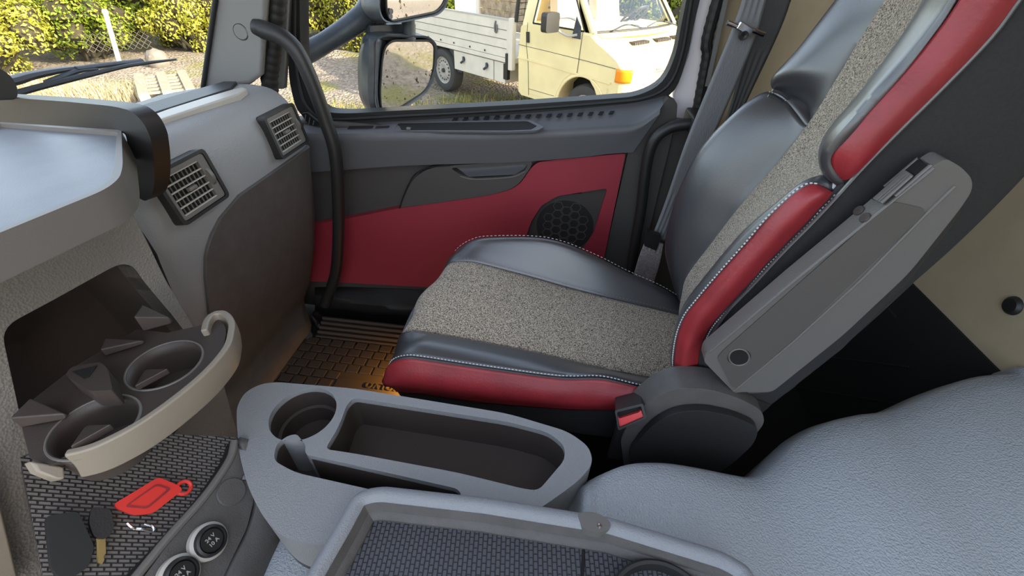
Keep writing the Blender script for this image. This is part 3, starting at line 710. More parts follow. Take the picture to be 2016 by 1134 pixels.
rows = [[V((p.x, p.y+.07, 0)) for p in fr], [V((p.x, p.y+.055, p.z-.20)) for p in fr], [p+V((0, .03, -.05)) for p in fr], [p+V((0, .012, -.012)) for p in fr], list(fr)]
for k, (dy, dz) in enumerate(((.025, .008), (.06,   .012), (.14, .012), (.25, .0), (.40, -.02), (.60, -.03))):
    rows.append([V((p.x, p.y+(-.28-p.y)*dy/.6, p.z+dz*(.4+.6*min(1, max(0, (p.x-.2)/.3)))+(.0 if k < 3 else 0))) for p in fr])
tn = obj('engine_tunnel_cover', Mb().grid(rows), M['tunnel'], angle=80)
tag(tn, 'pale grey grained vinyl cover over the engine tunnel', 'tunnel cover')

# ================================================================== folding tray with scale mat
ZH = .60
ht = thing('storage_tray', (0, .1, .55), 'black scale textured tray with grained rim in the foreground', 'tray')
A0 = at(690, 958, 'Z', ZH); 
orim = [V((-.31, -.25, ZH)), at(600, 1120, 'Z', ZH), at(655, 1030, 'Z', ZH), at(694, 962, 'Z', ZH), at(745, 948, 'Z', ZH), at(960, 972, 'Z', ZH), at(1200, 1010, 'Z', ZH), at(1430, 1078, 'Z', ZH), at(1480, 1108, 'Z', ZH), at(1496, 1136, 'Z', ZH), V((.30, .19, ZH)), V((.30, -.25, ZH))]
orim = rounded(orim, [0, 0, 0, .03, .03, 0, 0, .03, .03, .02, 0, 0])
cm = V((0, 0, ZH))
def inset(P, d):
    out = []; n = len(P)
    for i in range(n):
        t = (P[(i+1) % n]-P[i-1]); nn = V((-t.y, t.x, 0)).normalized()
        c_ = V((0, 0, P[i].z))-P[i]
        if nn.dot(V((c_.x, c_.y, 0))) < 0: nn = -nn
        out.append(P[i]+nn*d)
    return out
i1 = inset(orim, .024); i2 = inset(orim, .030); i3 = inset(orim, .038)
rows = [[p+V((0, 0, -.072)) for p in inset(orim, -.02)], [p+V((0, 0, -.03)) for p in inset(orim, -.004)], [p+V((0, 0, -.012)) for p in orim], [p+V((0, 0, -.003)) for p in inset(orim, .005)], inset(orim, .012), [p+V((0, 0, -.003)) for p in inset(orim, .019)], [p+V((0, 0, -.010)) for p in i1]]
obj('rim', Mb().grid(rows, closed_u=True), M['rimvinyl'], ht, angle=70)['label'] = 'grained grey rim'
rows = [[p+V((0, 0, -.009)) for p in i1], [p+V((0, 0, -.022)) for p in i2], [p+V((0, 0, -.024)) for p in inset(orim, .034)], [p+V((0, 0, -.030)) for p in i3], [p+V((0, 0, -.034)) for p in i3]]
obj('inner_lip', Mb().grid(rows, closed_u=True), M['dash_dark'], ht, angle=30)
cc = V((.172, .182, ZH-.024))
obj('scale_mat', Mb().plate([p+V((0, 0, -.034)) for p in inset(orim, .036)], (0, 0, -.006)), M['hex'], ht)
obj('cup_ring', Mb().lathe([(.070, -.012), (.070, .002), (.067, .005), (.063, .004), (.0615, -.002), (.060, -.04), (.001, -.041)], cc+V((0, 0, .002)), (0, 0, 1), 48), M['black'], ht)
obj('mat_gap', Mb().tube([at(1150, 1060, 'Z', ZH-.034), at(1146, 1140, 'Z', ZH-.034), at(1140, 1140, 'Z', ZH-.034)+V((0, -.3, 0))], .0022, 6), M['void'], ht)
hg = obj('hinge', Mb().plate(rounded(ats('Z', ZH+.001, [(1136, 1012), (1160, 1006), (1186, 1014), (1202, 1028), (1202, 1040), (1184, 1048), (1150, 1042)]), .006), (0, 0, -.02)), M['tray_edge'], ht, bevel=.004, seg=3)
obj('hinge_pin', Mb().lathe([(.0005, .002), (.003, .0015), (.0035, 0)], at(1180, 1036, 'Z', ZH+.001), (0, 0, 1), 14), M['chrome'], hg)

# ================================================================== passenger seat
st = thing('passenger_seat', (.05, .78, .0), 'reclined black and red leather passenger seat with grey tweed centre', 'seat')
def stitches(name, pts, n, r=.0011, duty=.6, parent=None, nrm=V((0, -1, .4)), off=.0015, mt='stitch'):
    n = int(n*.8); r *= .85; duty = .45
    P = cr(pts, n*4); mb = Mb()
    for i in range(0, n*4-3, 4):
        a = P[i]+nrm.normalized()*off; b_ = P[min(i+int(4*duty+.5), n*4-1)]+nrm.normalized()*off
        mb.tube([a, b_], r, 5)
    return obj(name, mb, M[mt], parent)

# --- cushion lines, front to back
sL = ats('Y', .566, [(764, 742), (766, 724), (776, 711), (800, 704), (830, 706), (950, 724), (1100, 744), (1180, 745), (1240, 758), (1300, 774), (1345, 800)])
rB = ats('Y', .560, [(768, 744), (778, 760), (800, 768), (830, 769), (950, 786), (1100, 798), (1180, 800), (1240, 799), (1300, 788), (1345, 806)])
rM = [p.lerp(q, .5)+V((-.004 if i < 3 else 0, -.016, 0)) for i, (p, q) in enumerate(zip(sL, rB))]
kB = ats('Y', .562, [(772, 752), (786, 780), (812, 796), (850, 804), (960, 822), (1100, 850), (1180, 862), (1240, 870), (1300, 880), (1345, 890)])
tN = ats('Y', .648, [(786, 668), (792, 655), (806, 650), (830, 651), (900, 662), (1050, 690), (1200, 725), (1320, 748), (1360, 760)])
tF = ats('Y', .872, [(868, 545), (876, 528), (888, 517), (910, 515), (940, 518), (1050, 547), (1150, 575), (1335, 620), (1375, 632)])
def resam(l, n=40): return cr(l, n)
sL_, rB_, rM_, kB_, tN_, tF_ = map(resam, (sL, rB, rM, kB, tN, tF))
bN = [p.lerp(q, .42)+V((0, -.002, .014*min(1, i/6)*(1-.5*i/39))) for i, (p, q) in enumerate(zip(sL_, tN_))]
obj('near_bolster', Mb().loft([sL_, [p+V((0, .006, .006)) for p in sL_], bN, [p+V((0, -.010, .004)) for p in tN_], [p+V((0, 0, -.004)) for p in tN_]], 60, 18), M['leather'], st, solid=.01, angle=60)['label'] = 'black leather near side bolster'
tC = [p.lerp(q, .5)+V((-.012 if i < 6 else 0, 0, .006)) for i, (p, q) in enumerate(zip(tN_, tF_))]
obj('cushion_centre', Mb().loft([tN_, [p.lerp(q, .25)+V((0, 0, .004)) for p, q in zip(tN_, tF_)], tC, [p.lerp(q, .75)+V((0, 0, .004)) for p, q in zip(tN_, tF_)], tF_], 60, 24), M['tweed'], st, solid=.01, angle=60)['label'] = 'grey tweed cushion centre'
# front roll of the cushion centre
fa = [tN_[0], tC[0], tF_[0]]
edge = cr([bN[0], tN_[0], tC[0], tF_[0]], 30)
obj('cushion_front', Mb().loft([edge, [p+V((-.006, 0, -.03)) for p in edge], [p+V((.02, 0, -.10)) for p in edge], [p+V((.06, 0, -.15)) for p in edge]], 30, 14), M['leather'], st, solid=.01)
fR = ats('Y', .935, [(880, 535), (884, 512), (904, 487), (930, 472), (960, 466), (1050, 466), (1110, 477), (1180, 506), (1235, 534), (1300, 563), (1345, 590)])
fR_ = resam(fR)
fI = [p.lerp(q, .45)+V((0, 0, .010)) for p, q in zip(tF_, fR_)]
obj('far_bolster', Mb().loft([[p+V((0, 0, -.003)) for p in tF_], [p+V((0, .008, .004)) for p in tF_], fI, [p+V((0, -.014, 0)) for p in fR_], [p+V((0, .010, -.012)) for p in fR_], [V((p.x, .965, p.z-.07)) for p in fR_], [V((p.x, .955, p.z-.15)) for p in fR_]], 60, 26), M['leather'], st, solid=.01, angle=60)['label'] = 'black leather far side bolster'
obj('cushion_side', Mb().loft([sL_, rM_, rB_], 60, 16), M['red'], st, solid=.008, angle=60)['label'] = 'red leather side strip of the cushion'
obj('cushion_skirt', Mb().loft([[p+V((0, .003, 0)) for p in rB_], [p.lerp(q, .5)+V((0, .003, 0)) for p, q in zip(rB_, kB_)], [p+V((0, .004, 0)) for p in kB_], [p+V((0, .05, -.01)) for p in kB_]], 60, 10), M['cloth'], st, solid=.008)
obj('piping', Mb().tube([p+V((0, -.003, .001)) for p in sL_], .0032, 8), M['leather'], st)
stitches('stitching', [p+V((0, .002, .004)) for p in sL_[2:]], 110, .0014, .75, st, V((0, -.5, 1)), .003)
stitches('stitching', [p+V((0, -.004, 0)) for p in rB_[3:]], 90, .0008, .6, st, V((0, -1, 0)), .002)
stitches('stitching', [p+V((0, .008, .003)) for p in tF_[4:]], 90, .0008, .6, st, V((0, -.3, 1)), .002, 'tan_thread')
stitches('stitching', [p+V((0, 0, .001)) for p in fR_[4:]], 80, .0009, .6, st, V((0, -.5, 1)), .002)
stitches('stitching', [p+V((0, -.008, .003)) for p in tN_[2:30]], 60, .0007, .6, st, V((0, -.5, 1)), .002, 'tan_thread')
# cushion core, suspension and base
obj('cushion_core', Mb().box((-.12, .62, .37), (.36, .93, .46)), M['cloth'], st, bevel=.03)
obj('seat_base', Mb().box((-.08, .66, .02), (.30, .92, .30)), M['cloth'], st, bevel=.02)

# --- backrest
bNs = ats('Y', .585, [(1332, 764), (1324, 730), (1321, 695), (1328, 648), (1345, 602), (1390, 541), (1460, 458), (1530, 396), (1570, 364), (1596, 350)])       # front silhouette of the near bolster
rF = ats('Y', .566, [(1338, 764), (1329, 730), (1327, 705), (1334, 660), (1349, 622), (1372, 592), (1402, 556), (1430, 524), (1472, 477), (1512, 430), (1560, 384), (1590, 364), (1608, 362), (1626, 370), (1642, 380)])
rR = ats('Y', .560, [(1369, 760), (1375, 720), (1383, 680), (1400, 645), (1424, 616), (1450, 590), (1480, 556), (1506, 525), (1535, 496), (1560, 470), (1590, 440), (1612, 414), (1632, 394), (1640, 386), (1643, 380)])
rM2 = [p.lerp(q, .45)+V((-.006, -.014*min(1, (len(rF)-1-i)/2), .002)) for i, (p, q) in enumerate(zip(rF, rR))]
obj('backrest_side', Mb().loft([rF, rM2, rR], 60, 14), M['red'], st, solid=.008, angle=70)['label'] = 'red leather lower side strip of the backrest'
bTi = ats('Y', .64, [(1352, 764), (1347, 730), (1345, 695), (1346, 648), (1352, 606), (1393, 549), (1462, 470), (1533, 410), (1580, 375), (1626, 352)])
tip = ats('Y', .585, [(1345, 764), (1340, 730)])
rFs = cr(rF, 40); bNs_ = cr(bNs+[at(1626, 345, 'Y', .58), at(1640, 352, 'Y', .575)], 40); bTi_ = cr(bTi+[at(1640, 356, 'Y', .60)], 40)
obj('near_backrest_bolster', Mb().loft([rFs, [p.lerp(q, .5)+V((-.003, -.004, .002)) for p, q in zip(rFs, bNs_)], bNs_, [p.lerp(q, .5)+V((-.002, 0, .003)) for p, q in zip(bNs_, bTi_)], bTi_], 60, 18), M['leather'], st, solid=.01, angle=70)['label'] = 'black leather near bolster of the backrest'
# upper near wing
rUF = ats('Y', .566, [(1668, 352), (1650, 335), (1642, 314), (1646, 296), (1664, 272), (1700, 234), (1740, 190), (1800, 125), (1860, 50), (1893, 0), (1925, -55)])
rUR = ats('Y', .560, [(1672, 348), (1676, 342), (1690, 328), (1722, 295), (1760, 255), (1800, 215), (1850, 165), (1900, 115), (1940, 70), (1992, 0), (2040, -60)])
a_, b_ = cr(rUF, 40), cr(rUR, 40)
obj('backrest_wing', Mb().loft([a_, [p.lerp(q, .5)+V((-.004, -.012*math.sin(math.pi*min(1, i/8)/2), .002)) for i, (p, q) in enumerate(zip(a_, b_))], b_], 60, 12), M['red'], st, solid=.008, angle=70)['label'] = 'red leather upper side strip of the backrest'
uN = ats('Y', .572, [(1660, 356), (1640, 338), (1634, 314), (1638, 294), (1656, 266), (1694, 228), (1733, 184), (1793, 119), (1853, 44), (1886, -6), (1918, -60)])
uT = ats('Y', .645, [(1640, 348), (1634, 330), (1634, 310), (1640, 290), (1652, 268), (1690, 220), (1722, 180), (1772, 106), (1815, 40), (1840, -4), (1868, -55)])
uN_, uT_ = cr(uN, 40), cr(uT, 40)
obj('wing_leather', Mb().loft([a_, [p.lerp(q, .5)+V((-.001, -.002, .001)) for p, q in zip(a_, uN_)], uN_, [p.lerp(q, .5)+V((-.006, 0, .005)) for p, q in zip(uN_, uT_)], uT_], 60, 18), M['leather'], st, solid=.01, angle=70)['label'] = 'black leather upper near wing'
obj('fold_knot', Mb().ico(at(1645, 362, 'Y', .575), .011, 2, (1, 1, 1.2), .15), M['stitch'], st)
# tweed centre
cN = ats('Y', .66, [(1338, 770), (1334, 700), (1338, 640), (1352, 606), (1410, 530), (1470, 462), (1560, 384), (1625, 330), (1652, 268), (1690, 220), (1722, 180), (1775, 106), (1820, 40), (1846, -4), (1875, -55)])
cF = ats('Y', .865, [(1336, 640), (1337, 610), (1342, 582), (1352, 545), (1400, 480), (1460, 402), (1530, 322), (1592, 243), (1650, 150), (1695, 75), (1742, 0), (1775, -50)])
cN_, cF_ = cr(cN, 50), cr(cF, 50)
obj('backrest_centre', Mb().loft([[p+V((.004, -.02, 0)) for p in cN_], cN_, [p.lerp(q, .3)+V((.012, 0, -.004)) for p, q in zip(cN_, cF_)], [p.lerp(q, .7)+V((.012, 0, -.004)) for p, q in zip(cN_, cF_)], cF_, [p+V((.006, .012, 0)) for p in cF_]], 70, 20), M['tweed'], st, solid=.01, angle=70)['label'] = 'grey tweed backrest centre'
# far bolsters
fS = ats('Y', .975, [(1344, 598), (1328, 560), (1312, 505), (1312, 465), (1320, 428), (1342, 368), (1370, 312), (1402, 270), (1440, 231), (1472, 204), (1500, 187), (1518, 182)])
fB = ats('Y', .865, [(1342, 600), (1342, 580), (1350, 548), (1376, 512), (1400, 480), (1430, 442), (1460, 402), (1496, 362), (1530, 322), (1560, 284), (1580, 260), (1588, 248)])
fS_, fB_ = cr(fS, 40), cr(fB, 40)
mid = [p.lerp(q, .5)+V((-.024*math.sin(math.pi*(.15+.8*i/39)), 0, .010)) for i, (p, q) in enumerate(zip(fB_, fS_))]
obj('far_backrest_bolster', Mb().loft([[p+V((.006, 0, 0)) for p in fB_], [p+V((-.004, .012, .002)) for p in fB_], mid, [p+V((-.004, -.012, .003)) for p in fS_], [p+V((.012, .006, 0)) for p in fS_], [p+V((.08, -.005, -.02)) for p in fS_], [p+V((.13, -.03, -.03)) for p in fS_]], 60, 28), M['leather'], st, solid=.01, angle=60)['label'] = 'black leather lower far bolster'
tl_ = [mid[-1], fS_[-1], fB_[-1]]
obj('bolster_cap', Mb().loft([cr([fB_[-1], mid[-1], fS_[-1]], 20), [p+V((.02, 0, .006)) for p in cr([fB_[-1], mid[-1], fS_[-1]], 20)], [p+V((.07, 0, 0)) for p in cr([fB_[-1], mid[-1], fS_[-1]], 20)]], 20, 8), M['leather'], st, solid=.008)
gS = ats('Y', .975, [(1590, 244), (1560, 220), (1530, 190), (1518, 172), (1517, 158), (1524, 146), (1560, 106), (1600, 56), (1640, 4), (1682, -55)])
gB = ats('Y', .87, [(1592, 246), (1592, 244), (1594, 240), (1600, 230), (1612, 212), (1634, 176), (1660, 134), (1695, 75), (1742, 0), (1776, -52)])
gS_, gB_ = cr(gS, 40), cr(gB, 40)
gm = [p.lerp(q, .5)+V((-.012*math.sin(math.pi*min(1, .1+i/39)), 0, .006)) for i, (p, q) in enumerate(zip(gB_, gS_))]
obj('far_backrest_wing', Mb().loft([[p+V((.006, 0, 0)) for p in gB_], gB_, gm, [p+V((0, -.008, .003)) for p in gS_], [p+V((.016, .006, 0)) for p in gS_], [p+V((.09, -.005, 0)) for p in gS_]], 60, 24), M['leather'], st, solid=.01, angle=60)['label'] = 'black leather upper far wing'
sq = cr(ats('Y', .94, [(1524, 180), (1545, 188), (1565, 208), (1580, 228), (1590, 246)]), 20)
obj('seam_piping', Mb().tube([p+V((-.008, -.01, .004)) for p in sq], .003, 8).tube([p+V((-.012, -.01, -.006)) for p in sq], .0022, 8), M['leather'], st)
stitches('stitching', [p+V((-.012, -.012, 0)) for p in sq], 26, .0009, .6, st, V((-1, -.5, 1)), .003)
stitches('stitching', [p+V((-.002, 0, .001)) for p in rFs[1:38]], 100, .0013, .7, st, V((-.6, -1, .4)), .003)
stitches('stitching', cr(rR[2:], 40), 80, .0011, .6, st, V((.2, -1, 0)), .002)
stitches('stitching', [p+V((.002, 0, 0)) for p in b_], 80, .0011, .6, st, V((.2, -1, 0)), .002)
stitches('stitching', [p+V((-.002, 0, .001)) for p in a_[:34]], 80, .0008, .5, st, V((-.4, -1, .4)), .003)
# rear side cloth and shell
sR = ats('Y', .555, [(1372, 762), (1376, 720), (1384, 680), (1424, 616), (1480, 556), (1535, 496), (1590, 440), (1640, 386), (1690, 330), (1760, 257), (1850, 167), (1940, 72), (1992, 2), (2040, -60)])
sR_ = cr(sR, 50)
bk = [V((.42+.13*t*1.15+.03*math.sin(math.pi*t), .56, .50+.72*t)) for t in np.linspace(0, 1, 50)]
obj('backrest_flank', Mb().loft([[p+V((0, .004, 0)) for p in sR_], [p.lerp(q, .35)+V((0, -.006, 0)) for p, q in zip(sR_, bk)], [p.lerp(q, .85)+V((0, .0, 0)) for p, q in zip(sR_, bk)], [p+V((.012, .03, 0)) for p in bk], [p+V((.03, .20, 0)) for p in bk], [p+V((.012, .38, 0)) for p in bk], [p+V((-.04, .41, 0)) for p in bk]], 60, 30), M['cloth'], st, solid=.008, angle=60)['label'] = 'dark cloth side and back of the backrest'
ln = cr(sR[8:], 30)
obj('flank_piping', Mb().tube([p+V((.003, -.003, 0)) for p in cr(sR[2:], 60)], .0028, 8), M['leather'], st)

frt = [b_[-1], a_[-1], uN_[-1], uT_[-1], cN_[-1], cF_[-1], gB_[-1], gm[-1], gS_[-1]]
bck = [bk[-1]+V((.012, .02+.38*t, 0)) for t in np.linspace(0, 1, 9)]
obj('backrest_top', Mb().loft([frt, [p.lerp(q, .3)+V((0, 0, .02)) for p, q in zip(frt, bck)], [p.lerp(q, .7)+V((0, 0, .02)) for p, q in zip(frt, bck)], bck], 30, 10), M['cloth'], st, solid=.006)
# --- folded armrest
YA = .512
ao = ats('Y', YA, [(1386, 712), (1390, 694), (1404, 682), (1560, 551), (1700, 439), (1838, 326), (1862, 312), (1892, 328), (1914, 352), (1914, 376), (1890, 412), (1790, 538), (1660, 660), (1520, 772), (1460, 772), (1446, 774)])
AO = rounded(ao, [.006, .006, .008, 0, 0, .008, .01, .01, .012, .012, .01, .02, .02, .01, .01, .004])
ar = obj('armrest', Mb().plate(AO, (0, .024, 0)), M['armrest'], st, bevel=.006, seg=3)
obj('armrest_insert', Mb().plate(rounded(ats('Y', YA-.0015, [(1412, 704), (1424, 690), (1750, 402), (1764, 398), (1818, 410), (1822, 420), (1560, 670), (1452, 764), (1440, 762)]), .006), (0, .004, 0)), M['armrest_dark'], ar, bevel=.002)
obj('armrest_lip', Mb().tube(ats('Y', YA-.0005, [(1398, 692), (1560, 556), (1752, 400), (1838, 331)]), .0020, 8), M['armrest'], ar)
obj('armrest_ridge', Mb().tube(ats('Y', YA-.0005, [(1444, 770), (1560, 674), (1700, 546), (1824, 420), (1880, 366)]), .0018, 8), M['tray_edge'], ar)
e0, e1 = at(1560, 551, 'Y', YA), at(1838, 326, 'Y', YA); fn = (e1-e0).cross(V((0, 1, 0))).normalized(); fn = fn if fn.x < 0 else -fn
fp = e0+fn*.001+V((0, .012, 0))
obj('armrest_slot', Mb().plate(rounded(atps(fp, fn, [(1716, 392), (1806, 314), (1828, 326), (1740, 402)]), .002), fn*.001), M['void'], ar)
obj('slot_rim', Mb().tube(atps(fp, fn, [(1742, 368), (1808, 312), (1832, 326), (1762, 386)]), .0022, 6), M['armrest'], ar)
sld = Mb().plate(rounded(atps(fp+fn*.002, fn, [(1722, 394), (1786, 338), (1800, 346), (1738, 402)]), .002), fn*.004)
for k in range(3): sld.tube(atps(fp+fn*.006, fn, [(1727+k*4, 394+k*2.6), (1787+k*4, 341+k*2.6)]), .0016, 6)
obj('armrest_slider', sld, M['armrest'], ar)
for x, y in ((1690, 414), (1702, 428)):
    obj('armrest_screw', Mb().lathe([(.0005, .0008), (.006, .0008), (.0065, 0)], atp(x, y, fp, fn), fn, 20), M['brown'], ar)
obj('armrest_bolt_hole', Mb().lathe([(.0005, .0006), (.0165, .0008)], at(1455, 703, 'Y', YA-.002), (0, -1, 0), 28), M['void'], ar)
obj('bolt_hole_rim', Mb().tube(ats('Y', YA-.002, [(1455+20*math.cos(t), 703+16*math.sin(t)) for t in np.linspace(0, 2*math.pi, 26)]), .0014, 6), M['tray_edge'], ar)
obj('armrest_under', Mb().plate(ats('Y', .525, [(1446, 774), (1520, 800), (1660, 690), (1790, 560), (1900, 420), (1885, 400), (1660, 650), (1510, 770)]), (0, .03, 0)), M['black'], ar, bevel=.006)
# --- hinge cover and buckle
po_ = ats('Y', .50, [(1222, 868), (1240, 826), (1268, 798), (1300, 776), (1336, 764), (1400, 766), (1460, 786), (1500, 808), (1506, 832), (1480, 866), (1440, 902), (1400, 930), (1230, 930)])
pc = obj('hinge_cover', Mb().plate(rounded(po_, [.01, .02, .02, .02, .02, .03, .03, .015, .015, .02, .02, 0, 0]), (0, .05, 0)), M['dash_dark'], st, bevel=.018, seg=4)
obj('hinge_disc', Mb().plate(rounded(ats('Y', .499, [(1238, 880), (1262, 846), (1290, 818), (1330, 798), (1380, 794), (1440, 806), (1490, 828), (1480, 860), (1440, 898), (1400, 926), (1240, 926)]), .02), (0, -.014, 0)), M['black'], pc, bevel=.010, seg=3)
bx = atps(V((.15, .462, .52)), V((-.15, -1, .55)), [(1210, 808), (1266, 794), (1274, 824), (1217, 848)])
bn = V((-.15, -1, .55)).normalized()
bo = obj('belt_buckle', Mb().plate(rounded(bx, .004), -bn*.06, [rounded(atps(bx[0], bn, [(1215, 812), (1262, 800), (1267, 822), (1220, 842)]), .002)]), M['black'], st, bevel=.003)
obj('buckle_button', Mb().plate(rounded(atps(bx[0]-bn*.004, bn, [(1216, 821), (1220, 824), (1258, 812), (1262, 807), (1267, 822), (1220, 841)]), .002), -bn*.02), M['button'], bo, bevel=.0015)['label'] = 'red release button'
obj('buckle_slot', Mb().plate(atps(bx[0]-bn*.012, bn, [(1215, 812), (1262, 800), (1264, 812), (1217, 824)]), -bn*.004), M['void'], bo)
obj('buckle_stalk', Mb().box((-.016, -.006, -.16), (.016, .006, -.01), Matrix.Translation(sum(bx, V())/4-bn*.03)), M['black'], bo, bevel=.004)

# ================================================================== seat belt
sbt = thing('seat_belt', at(1270, 530, 'Y', 1.15), 'grey webbing seat belt with chrome guide beside the seat', 'seat belt')
def band(l, r_, th=.003): 
    if l[0].z > 1.1: l = [l[0]+(l[0]-l[1]).normalized()*.55]+list(l); r_ = [r_[0]+(r_[0]-r_[1]).normalized()*.55]+list(r_)
    L, R = cr(l, 60), cr(r_, 60); nn = (R[5]-L[5]).cross(L[10]-L[5]).normalized()
    if nn.y > 0: nn = -nn
    rows = []
    for a, b in zip(L, R): rows.append([a.lerp(b, t)+nn*(.0022*(1 if k % 2 else 0)) for k, t in enumerate(np.linspace(0, 1, 9))])
    return Mb().grid(rows)
bl = band(ats('Y', 1.14, [(1476, -60), (1461, 0), (1440, 60), (1380, 205), (1346, 290), (1312, 390), (1282, 470)]), ats('Y', 1.15, [(1528, -60), (1508, 0), (1484, 80), (1432, 205), (1394, 290), (1345, 400), (1310, 474)]))
obj('shoulder_webbing', bl, M['belt'], sbt, solid=.002)
obj('upper_webbing', band(ats('Y', 1.19, [(1500, -60), (1488, 40), (1470, 90), (1440, 200), (1420, 260)]), ats('Y', 1.19, [(1570, -60), (1556, 0), (1530, 70), (1462, 215), (1440, 270)])), M['belt_dark'], sbt, solid=.002)['label'] = 'darker rear webbing strap'
ck = at(1468, 56, 'Y', 1.128)
obj('belt_guide', Mb().tube(ats('Y', 1.128, [(1432, 44), (1442, 48), (1460, 56), (1482, 60), (1504, 68)]), .0055, 12, smooth=24), M['chrome'], sbt)
obj('guide_bracket', Mb().box((-.022, -.004, -.009), (.014, .004, .008), Matrix.Translation(at(1470, 58, 'Y', 1.126)) @ Matrix.Rotation(.4, 4, 'Y')), M['chrome'], sbt, bevel=.003)
obj('guide_screw', Mb().lathe([(.002, .006), (.005, .008), (.009, .008), (.010, 0)], at(1463, 69, 'Y', 1.13), (0, -1, 0), 20), M['black'], sbt)
obj('anchor_sleeve', band(ats('Y', 1.12, [(1272, 470), (1258, 505), (1242, 560)]), ats('Y', 1.12, [(1304, 478), (1296, 520), (1280, 570)])), M['fuzzy'], sbt, solid=.008, bevel=.002)['label'] = 'fuzzy grey sleeve at the belt anchor'
obj('sleeve_loop', Mb().plate(rounded(ats('Y', 1.105, [(1273, 455), (1302, 466), (1298, 478), (1292, 494), (1268, 484)]), .004), (0, .02, 0)), M['black'], sbt, bevel=.004)

# ================================================================== floor mat and sill
fm = thing('floor_mat', at(700, 740, 'Z', .03), 'black rubber floor mat with raised blocks in amber light', 'floor mat')
obj('mat_base', Mb().box((-1.05, .62, .001), (-.28, 1.06, .035)), M['mat_rubber'], fm, bevel=.006)
ZM = .035
bl = Mb(); w_ = at(716, 727, 'Z', ZM)-at(698, 724, 'Z', ZM)
for r_ in range(7):
    for c_ in range(13):
        x0 = -.94+c_*.047+r_*.010; y0 = .815+r_*.036
        if x0 > -.70 and y0 < .90: continue
        bl.box((x0, y0, ZM), (x0+.040, y0+.030, ZM+.007))
bl.box((-.69, .800, ZM), (-.40, .898, ZM+.003))
obj('mat_blocks', bl, M['mat_rubber'], fm, bevel=.003)
rb_ = Mb()
for k in range(5): rb_.box((-.86, 1.066+k*.017, .03), (-.3, 1.076+k*.017, .045+k*.008))
obj('mat_ribs', rb_, M['mat_rubber'], fm, bevel=.003)
tp_ = at(742, 763, 'Z', ZM)
text_mesh('mat_lettering', 'VOLVO', .031, Matrix.Translation(V((tp_.x+.020, tp_.y+.002, ZM+.005))) @ Matrix.Rotation(math.pi, 4, 'Z'), M['mat_rubber'], fm, .004, 1.25)
sl1 = ats('Y', 1.16, [(612, 619), (640, 640), (690, 672), (780, 690), (900, 700)]); sl2 = ats('Y', 1.135, [(613, 621), (640, 650), (690, 684), (780, 702), (900, 712)])
si = obj('sill_step', Mb().loft([[p+V((0, .03, -.004)) for p in sl1], sl1, sl2, [p+V((0, -.01*(i > 0), -.05*(i > 0))) for i, p in enumerate(sl2)]], 30, 14), M['black'], solid=.006)
tag(si, 'dark plastic door sill step above the floor mat', 'sill step')

# amber courtesy lamp in the seat base, shining on the mat
cl = thing('courtesy_lamp', (-.31, .86, .157), 'small amber courtesy lamp under the seat front', 'lamp')
obj('lamp_lens', Mb().box((-.335, .83, .157), (-.295, .88, .172)), M['amber'], cl, bevel=.004)
pl = bpy.data.lights.new('amber_light', 'AREA'); pl.shape = 'RECTANGLE'; pl.size = .05; pl.size_y = .025; pl.energy = 1.9; pl.spread = math.radians(125); pl.color = (1, .42, .05)
plo = bpy.data.objects.new('amber_light', pl); COL.objects.link(plo); plo.location = (-.335, .86, .150)
plo.rotation_euler = V((.4, -.05, .9)).to_track_quat('Z', 'Y').to_euler()

# ================================================================== outside: side mirror
GZ = -.70                                             # yard level
YM = 1.56
sm_ = thing('side_mirror', at(700, 60, 'Y', YM), 'dirty dark side mirror unit with two glasses on a thick arm', 'mirror')
arm = Mb().tube([at(588, 112, 'Y', 1.40), at(640, 84, 'Y', 1.46), at(700, 44, 'Y', 1.52), at(728, 12, 'Y', 1.56), at(735, -60, 'Y', 1.57)], [.040, .036, .040, .045, .05], 16, smooth=40, flat=.8)
obj('mirror_arm', arm, M['mirror_body'], sm_)
def mirror_head(name, out, glass, n, depth, inx, parent, lab):
    p = at(806, 140, 'Y', YM) if inx == 0 else at(815, 10, 'Y', YM)
    n = V(n).normalized()
    O = rounded(atps(p, n, out), .022)
    c = sum(O, V())/len(O)
    rows = [[q+n*.004 for q in O], O, [q-n*depth*.5+(q-c)*.02 for q in O], [q-n*depth*.85-(q-c)*.12 for q in O], [q-n*depth-(q-c)*.35 for q in O]]
    rows.insert(0, [q+n*.002+(c-q).normalized()*.006 for q in O]); rows.insert(0, [q-n*.006+(c-q).normalized()*.010 for q in O])
    mb = Mb().grid(rows, closed_u=True)
    k = len(mb.v); mb.add([q for q in rows[-1]], [tuple(range(len(O)))])
    h = obj(name, mb, M['mirror_body'], parent, angle=60)
    G = rounded(atps(p-n*.003, n, glass), .018)
    g = obj('mirror_glass', Mb().plate([q-n*.001 for q in G], -n*.004), M['mirror'], h, smooth=False); g['label'] = lab
    obj('glass_edge', Mb().tube(G+[G[0]], .0035, 8), M['rubber'], h)
    return h, p, n, c
h1, p1_, n1, c1 = mirror_head('lower_housing', [(738, 74), (760, 68), (842, 70), (860, 86), (859, 130), (850, 165), (836, 186), (790, 217), (742, 219), (736, 200)],
    [(752, 120), (758, 92), (772, 80), (846, 80), (856, 90), (855, 130), (846, 168), (832, 184), (788, 212), (750, 216), (748, 180)], (.85, -.525, -.05), .11, 0, sm_, 'lower mirror glass showing the gravel yard')
h2, p2_, n2, c2 = mirror_head('upper_housing', [(746, -70), (880, -70), (884, -10), (876, 16), (862, 30), (770, 48), (752, 40), (744, 20)],
    [(762, -66), (878, -66), (880, -12), (872, 10), (858, 24), (772, 42), (764, 34), (760, 10)], (.865, -.50, .0), .12, 1, sm_, 'upper mirror glass with small sticker')
